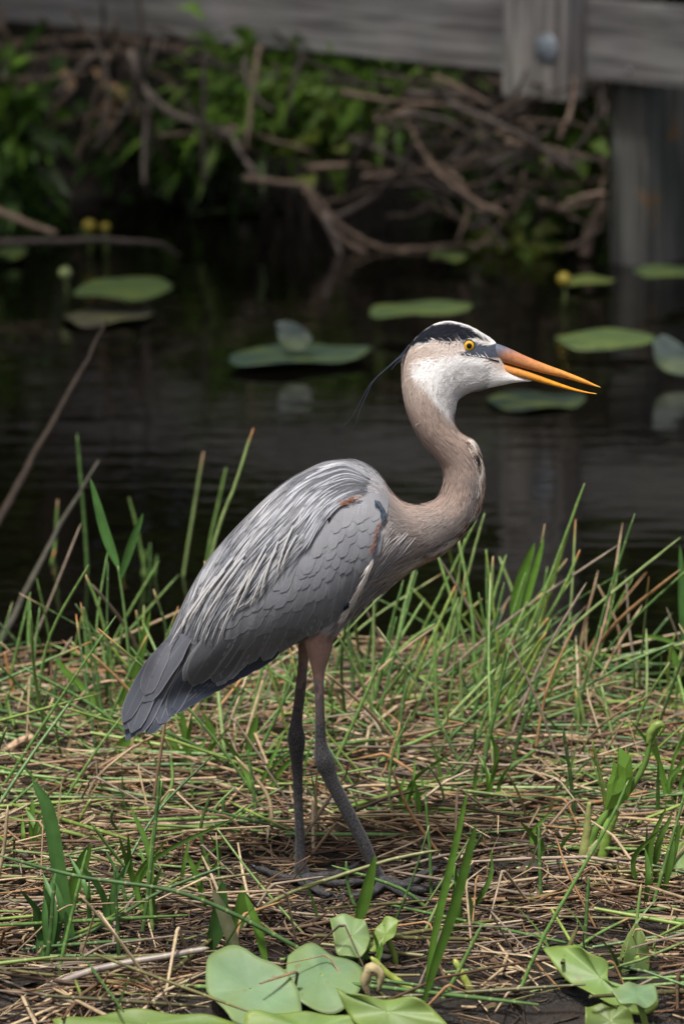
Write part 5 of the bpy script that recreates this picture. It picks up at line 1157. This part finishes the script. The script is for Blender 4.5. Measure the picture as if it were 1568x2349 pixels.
for px, w, col, lab in [([(975, 2270), (1000, 2120), (1040, 1950), (1072, 1808)], .0055, BG * 1.25, 'tall yellow green grass blade in front of the straw'), ([(818, 2120), (835, 2060), (860, 1960)], .009, BG * .9, 'broad green blade standing before the near foot'),
        ([(970, 2300), (1000, 2200), (1040, 2080), (1075, 1950), (1090, 1890)], .007, BG * .75, 'broad green blade crossing the yellow blade'), ([(165, 2150), (135, 2000), (110, 1860), (75, 1790)], .010, BDG * 1.4, 'wide dark green blade leaning left in the front clump'),
        ([(150, 2110), (180, 2000), (208, 1935)], .010, BG * .8, 'wide green blade leaning right in the front clump'), ([(480, 2180), (500, 2110), (510, 2020)], .012, BDG, 'dark wide blade behind the big lily leaf'),
        ([(545, 2200), (520, 2120), (488, 2040)], .009, np.array([.14, .15, .08]), 'dull olive blade bent over the big lily leaf'), ([(525, 2150), (548, 2100), (556, 2030)], .010, BG * .8, 'mottled green blade beside the olive blade'),
        ([(610, 2210), (590, 2130), (562, 2050)], .006, BG * 1.2, 'bright narrow blade rising right of the olive blade'), ([(470, 2090), (455, 2020), (425, 1950)], .0045, BG, 'slim green blade pointing left near the bare mud'),
        ([(245, 1760), (275, 1710), (300, 1690), (330, 1640)], .008, BG * 1.1, 'green blade at the tip of the tail'), ([(240, 1650), (200, 1590), (150, 1540), (125, 1500)], .006, BG * 1.1, 'bright blade slanting left of the tail'),
        ([(240, 1650), (285, 1590), (320, 1500), (345, 1400)], .008, BG * 1.1, 'bright blade slanting up beside the tail'), ([(270, 1298), (240, 1220), (207, 1095)], .008, BDG * 1.6, 'broad left leaf of the two leaved grass shoot'),
        ([(276, 1325), (300, 1250), (328, 1177)], .007, BDG * 1.3, 'broad right leaf of the two leaved grass shoot'), ([(1181, 1440), (1180, 1380), (1200, 1310), (1225, 1245)], .010, BG * 1.25, 'wide bright leaf spear on a brown stalk over the water'),
        ([(1193, 1432), (1210, 1360), (1230, 1290), (1246, 1235)], .006, BG * 1.6, 'pale leaf behind the wide leaf spear'), ([(1565, 1475), (1562, 1380), (1558, 1250)], .007, BDG * 1.5, 'upright dark leaf on the tan stalk by the water'),
        ([(1560, 1490), (1520, 1465), (1450, 1458)], .004, BG * .9, 'narrow leaf pointing left from the tan stalk'), ([(1565, 1550), (1545, 1510), (1530, 1470)], .006, BG, 'curled leaf hanging from the tan stalk'),
        ([(955, 1910), (960, 1850), (950, 1790)], .004, BG * 1.1, 'small green blade near the leaning rush'), ([(430, 1770), (425, 1700), (415, 1620)], .006, BG * .9, 'green blade standing under the wing'), ([(560, 1760), (575, 1690), (590, 1640)], .007, BG, 'green blade below the flight feathers')]:
    by = None if px[0][1] > 1560 else {True: .95, False: .75}[px[0][0] > 1000]
    sh = next((k for k in SHOOT if k in lab), None)
    if sh and SHOOT[sh] is None:
        q = at_z(*SHB[sh][:2], .055); SHOOT[sh] = empty('grass_shoot', tuple(q)); tag(SHOOT[sh], SHB[sh][2], 'grass shoot')
        P = at_y(np.array(SHB[sh][3])[:, 0], np.array(SHB[sh][3])[:, 1], np.full(len(SHB[sh][3]), by)); V, F, C = tube(spline(P, 20), np.linspace(.0028, .0020, 20), 7, np.append(SHB[sh][4], .02)); put('stem', np_mesh('stem', V, F, C), M['rush'], SHOOT[sh])
    blade(px, w, col, lab, by, parent=SHOOT.get(sh))
# fine grass growing through the straw
n = 1700; x = rng.uniform(-1.5, 1.5, n); y = rng.uniform(-.7, 1.15, n); ok = rng.random(n) < (.10 + .9 * sm(.0, .6, y)) * (.3 + vnoise(x, y, 5, 33)); x, y = x[ok], y[ok]; n = len(x)
K = 6; s = np.linspace(0, 1, K); H = rng.uniform(.03, .13, n); ln_ = rng.normal(0, .45, (n, 2))
P = np.stack([x[:, None] + H[:, None] * ln_[:, :1] * s ** 1.6, y[:, None] + H[:, None] * ln_[:, 1:] * s ** 1.6, gz(x, y)[:, None] + H[:, None] * s * (1 - .15 * s)], -1)
S = np.stack([np.ones(n), rng.normal(0, .5, n), np.zeros(n)], -1); S /= np.linalg.norm(S, axis=1)[:, None]
C = np.array([(.10, .20, .04), (.07, .15, .03), (.16, .24, .06), (.30, .25, .12)])[rng.choice(4, n, p=[.35, .3, .25, .1])] * rng.uniform(.8, 1.2, n)[:, None]
V, F, CC = strips(P, S, rng.uniform(.0011, .0030, n)[:, None] * np.array([.7, 1, 1, .8, .5, .06]), np.repeat(C[:, None], K, 1))
tag(put('grass', np_mesh('grass', V, F, CC), M['blade']), 'fine green grass sprouting through the straw', 'grass', kind='stuff')

for (bu, bv), nb, hp, wd, col, lab in [((128, 2190), 7, 190, .0050, BDG * 1.3, 'dark grass tuft at the front of the wet hollow'), ((232, 2150), 6, 190, .0045, BDG * 1.5, 'green grass tuft between the two front clumps'), ((345, 2120), 7, 260, .0042, BG * .75, 'tall narrow grass tuft standing in the wet hollow'),
        ((440, 2050), 4, 120, .0035, BG * .8, 'small grass tuft on the dark mud'), ((1050, 2130), 5, 170, .0045, BG * .7, 'grass tuft beyond the near foot'), ((1240, 1990), 4, 120, .004, BG * .9, 'small grass tuft on the flattened straw'),
        ((1500, 2060), 6, 230, .005, BG * .75, 'dense grass tuft near the mottled leaf'), ((60, 1950), 5, 150, .0045, BG * .9, 'grass tuft in the straw below the tail'), ((600, 1830), 4, 150, .0040, BG, 'grass tuft left of the far leg'), ((935, 1880), 5, 140, .0035, BG * 1.1, 'grass tuft right of the near leg'),
        ((450, 1780), 6, 150, .0045, BG, 'grass tuft in the straw under the wing'), ((1120, 1850), 6, 170, .004, BG * .95, 'grass tuft at the front of the crossing rushes'), ((1530, 1850), 6, 200, .004, BG, 'grass tuft beside the torn water plant'), ((850, 2220), 4, 90, .004, BG * .8, 'short grass tuft behind the lily leaves')]:
    pp = []
    for i in range(nb):
        u0 = bu + rng.normal(0, 16); v0 = bv + rng.normal(0, 10); b = at_z(u0, v0, .05); h = hp * rng.uniform(.55, 1.1); d = rng.normal(0, .32) * h; c = rng.normal(0, .12) * h
        P = spline(at_y(np.array([u0, u0 + d * .35 + c, u0 + d]), np.array([v0 + 4, v0 - h * .55, v0 - h]), b[1] + np.array([0, rng.normal(0, .01), rng.normal(0, .03)])), 12)
        pp.append(blade_mesh(P, wd * rng.uniform(.6, 1.1), col * rng.uniform(.75, 1.25), .4))
    e = empty('grass_tuft', tuple(at_z(bu, bv, .05))); tag(e, lab, 'grass tuft', 'grass tufts on the bank')
    for V, F, C in pp: put('blade', np_mesh('blade', V, F, C), M['blade'], e)
# ------------------------------------------------------------------ lily leaves in front and the torn plant
FL = np.array([.135, .225, .115]); FB = np.array([.145, .24, .065])
def gp(u, v, z): return at_z(u, v, z)
G_F = None
for poly, p0, nr, col, lab, wv, seed, cupv in [
    ([(473, 2240), (478, 2200), (500, 2180), (530, 2171), (560, 2180), (590, 2198), (625, 2212), (655, 2232), (680, 2265), (690, 2300), (690, 2345), (660, 2385), (600, 2395), (550, 2370), (520, 2325), (490, 2295), (474, 2275)], gp(570, 2275, .07), (-.10, -.50, .85), FL, 'big smooth pale green lily leaf leaning in front of the bank', .0025, 1, .05),
    ([(660, 2190), (680, 2172), (705, 2166), (735, 2170), (765, 2185), (800, 2200), (832, 2224), (828, 2262), (805, 2298), (770, 2318), (720, 2312), (680, 2295), (654, 2268), (656, 2225)], gp(740, 2240, .075), (.08, -.42, .88), FL * 1.05, 'rounded lily leaf overlapping the big pale leaf', .004, 2.5, -.03),
    ([(755, 2108), (785, 2098), (820, 2105), (838, 2125), (850, 2150), (838, 2185), (815, 2200), (780, 2190), (765, 2160)], gp(800, 2155, .085), (.1, -.55, .8), FL * 1.1, 'torn lily leaf standing up behind the rounded leaf', .006, 4, .05),
    ([(850, 2160), (868, 2130), (885, 2108), (912, 2108), (917, 2125), (900, 2150), (875, 2172), (855, 2190)], gp(880, 2150, .085), (-.45, -.5, .7), FB, 'folded lily flap with a browned rim beside the torn leaf', .006, 5, .1),
    ([(640, 2185), (665, 2172), (700, 2176), (690, 2195), (655, 2200)], gp(668, 2187, .03), (0, -.2, 1), FL * .8, 'small lily leaf edge peeping behind the big leaf', .003, 2, 0),
    ([(770, 2268), (800, 2285), (860, 2290), (920, 2288), (975, 2305), (1010, 2335), (1020, 2370), (900, 2390), (830, 2360), (790, 2310)], gp(900, 2330, .07), (-.05, -.75, .65), FB * .9, 'glossy green lily leaf with a rolled edge at the front', .010, 3, .08),
    ([(795, 2225), (830, 2215), (880, 2220), (915, 2240), (912, 2270), (860, 2285), (810, 2275)], gp(855, 2250, .05), (.1, -.35, .9), FL * .9, 'lily leaf lying behind the rolled leaf edge', .006, 6, 0),
    ([(560, 2330), (620, 2318), (700, 2322), (770, 2330), (840, 2345), (850, 2400), (700, 2420), (570, 2400)], gp(700, 2365, .055), (.05, -.45, .9), FB * .95, 'bright lily leaf at the very front under the big pale leaf', .006, 6.5, 0),
    ([(120, 2345), (200, 2325), (300, 2318), (400, 2325), (490, 2330), (560, 2350), (480, 2385), (300, 2390), (160, 2380)], gp(330, 2355, .05), (0, -.4, .9), FB * .8, 'dark green lily leaf lying low along the front edge', .006, 7, 0),
    ([(1245, 2180), (1280, 2165), (1320, 2172), (1350, 2195), (1390, 2200), (1392, 2235), (1400, 2260), (1440, 2268), (1505, 2290), (1500, 2318), (1440, 2318), (1380, 2300), (1330, 2270), (1290, 2240)], gp(1350, 2250, .08), (-.15, -.72, .66), FB * 1.0, 'curled bright green lily leaf by the mottled leaf', .012, 8, .06),
    ([(1400, 2275), (1440, 2255), (1490, 2258), (1508, 2290), (1480, 2310), (1430, 2300)], gp(1455, 2285, .09), (.2, -.4, .9), FL * 1.1, 'pale inner lobe of the curled lily leaf', .004, 9, 0),
    ([(1340, 2310), (1400, 2300), (1450, 2330), (1440, 2380), (1350, 2380)], gp(1395, 2345, .04), (0, -.7, .7), FB * .6, 'lily leaf under the curled leaf with shade put into its green', .006, 10, 0),  # dimmed copy of the leaf green paints in the shade
    ([(1425, 2240), (1432, 2180), (1445, 2140), (1460, 2118), (1478, 2150), (1490, 2200), (1480, 2250), (1450, 2268)], gp(1455, 2262, .03), (.1, -.9, .35), np.array([.07, .12, .03]), 'upright dark mottled leaf in the straw', .004, 11, .0),
    ([(1478, 2240), (1492, 2190), (1500, 2155), (1504, 2195), (1495, 2235)], gp(1490, 2238, .03), (-.4, -.8, .35), FB, 'small bright leaf next to the mottled leaf', .003, 12, .0),
    ([(1515, 2000), (1540, 1960), (1575, 1930), (1580, 2010), (1550, 2035), (1520, 2040)], gp(1545, 2030, .05), (-.3, -.7, .6), FB * .9, 'green leaf growing at the foot of the straw mat', .006, 13, .0),
    ([(1510, 1950), (1518, 1925), (1535, 1925), (1538, 1945), (1525, 1965)], gp(1525, 1960, .06), (.1, -.8, .6), np.array([.28, .34, .07]), 'small yellowed leaf above the green leaf', .003, 14, .0)]:
    pc = np.array(p0); base = (float(pc[0]) + .01, float(pc[1]) + .03, min(0., float(gz(pc[0], pc[1])) - .01))
    traced_leaf('lily_leaf', poly, p0, nr, col, lab, 'lily leaf', None, wave=wv, seed=seed, cup=cupv, petiole=base, edge=col * np.array([1.2, 1.05, .8]))
for px, lab, r in [([(1010, 2325), (950, 2280), (890, 2235), (850, 2195)], 'yellow green lily stalk lying beside the rolled leaf', .006), ([(1090, 2275), (1065, 2245), (1040, 2200)], 'short yellow green lily stalk stub', .006), ([(1570, 1905), (1500, 1890), (1420, 1893)], 'yellow lily stalk lying by the torn leaf plant', .005)]:
    rush(px, r=r, col=(.30, .36, .07), label=lab, name='lily_stalk')
# withered bud
P = spline(at_y(np.array([845., 838, 850, 872, 868]), np.array([2290., 2250, 2220, 2235, 2275]), np.full(5, -.60)), 16); s = np.linspace(0, 1, 16)
V, F, C = tube(P, .0055 * np.sin(s * np.pi * .9 + .2) + .0012, 10, np.array([.36, .30, .16])); V += rng.normal(0, .0009, V.shape); V, o = rebase(V)
tag(put('withered_bud', np_mesh('withered_bud', V, F, C), M['straw'], loc=o), 'withered cream flower bud curled among the lily leaves', 'flower bud')
# torn arrowhead plant right of the bird
pb = gp(1365, 1965, .06); tp = empty('torn_water_plant', tuple(pb)); tag(tp, 'chewed green water plant with a hooked stalk and torn leaf beside the straw', 'water plant')
PY = float(pb[1])
def tp_tube(px, r, col, name):
    px = np.array(px, float); P = spline(at_y(px[:, 0], px[:, 1], np.full(len(px), PY - .01)), 24); V, F, C = tube(P, spline(np.array(r, float)[:, None], 24)[:, 0], 9, np.asarray(col)); V += rng.normal(0, .0003, V.shape)
    put(name, np_mesh(name, V, F, C), M['rush'], tp)
tp_tube([(1352, 1965), (1362, 1910), (1400, 1855), (1445, 1810), (1478, 1750), (1490, 1700), (1500, 1672)], [.0055, .0055, .005, .0045, .004, .0035, .005], (.10, .19, .035), 'hooked_stalk')
tp_tube([(1485, 1708), (1492, 1680), (1508, 1662), (1518, 1668), (1506, 1690)], [.0035, .006, .006, .004, .002], (.16, .24, .05), 'leaf_stub')
tp_tube([(1378, 1965), (1392, 1900), (1412, 1860)], [.009, .009, .006], (.17, .28, .05), 'stalk')
tp_tube([(1335, 1975), (1345, 1910), (1350, 1840)], [.008, .006, .003], (.24, .26, .09), 'dry_sheath')
tp_tube([(1345, 1975), (1365, 1940), (1385, 1930)], [.010, .009, .004], (.22, .22, .10), 'dry_sheath')
poly = np.array([(1388, 1858), (1392, 1800), (1402, 1775), (1406, 1735), (1412, 1770), (1418, 1712), (1445, 1735), (1450, 1780), (1440, 1830), (1415, 1850)], float)
Bp = at_y(poly[:, 0], poly[:, 1], np.full(len(poly), PY - .02)); cc = Bp.mean(0); Vp = np.concatenate([Bp, lerp(cc, Bp, .5) + [0, -.006, 0], [cc + [0, -.004, 0]]]); k = len(poly)
Fp = [[i, (i + 1) % k, k + (i + 1) % k, k + i] for i in range(k)] + [[k + i, k + (i + 1) % k, 2 * k, 2 * k] for i in range(k)]
me = bpy.data.meshes.new('torn_leaf'); me.from_pydata([tuple(x) for x in Vp], [], [tuple(dict.fromkeys(f_)) for f_ in Fp])
ca = me.color_attributes.new('Col', 'FLOAT_COLOR', 'POINT'); ca.data.foreach_set('color', np.tile(np.array([.13, .26, .035, 1], np.float32), len(Vp)))
tl = put('torn_leaf', me, M['blade'], tp); so = tl.modifiers.new('t', 'SOLIDIFY'); so.thickness = .0012
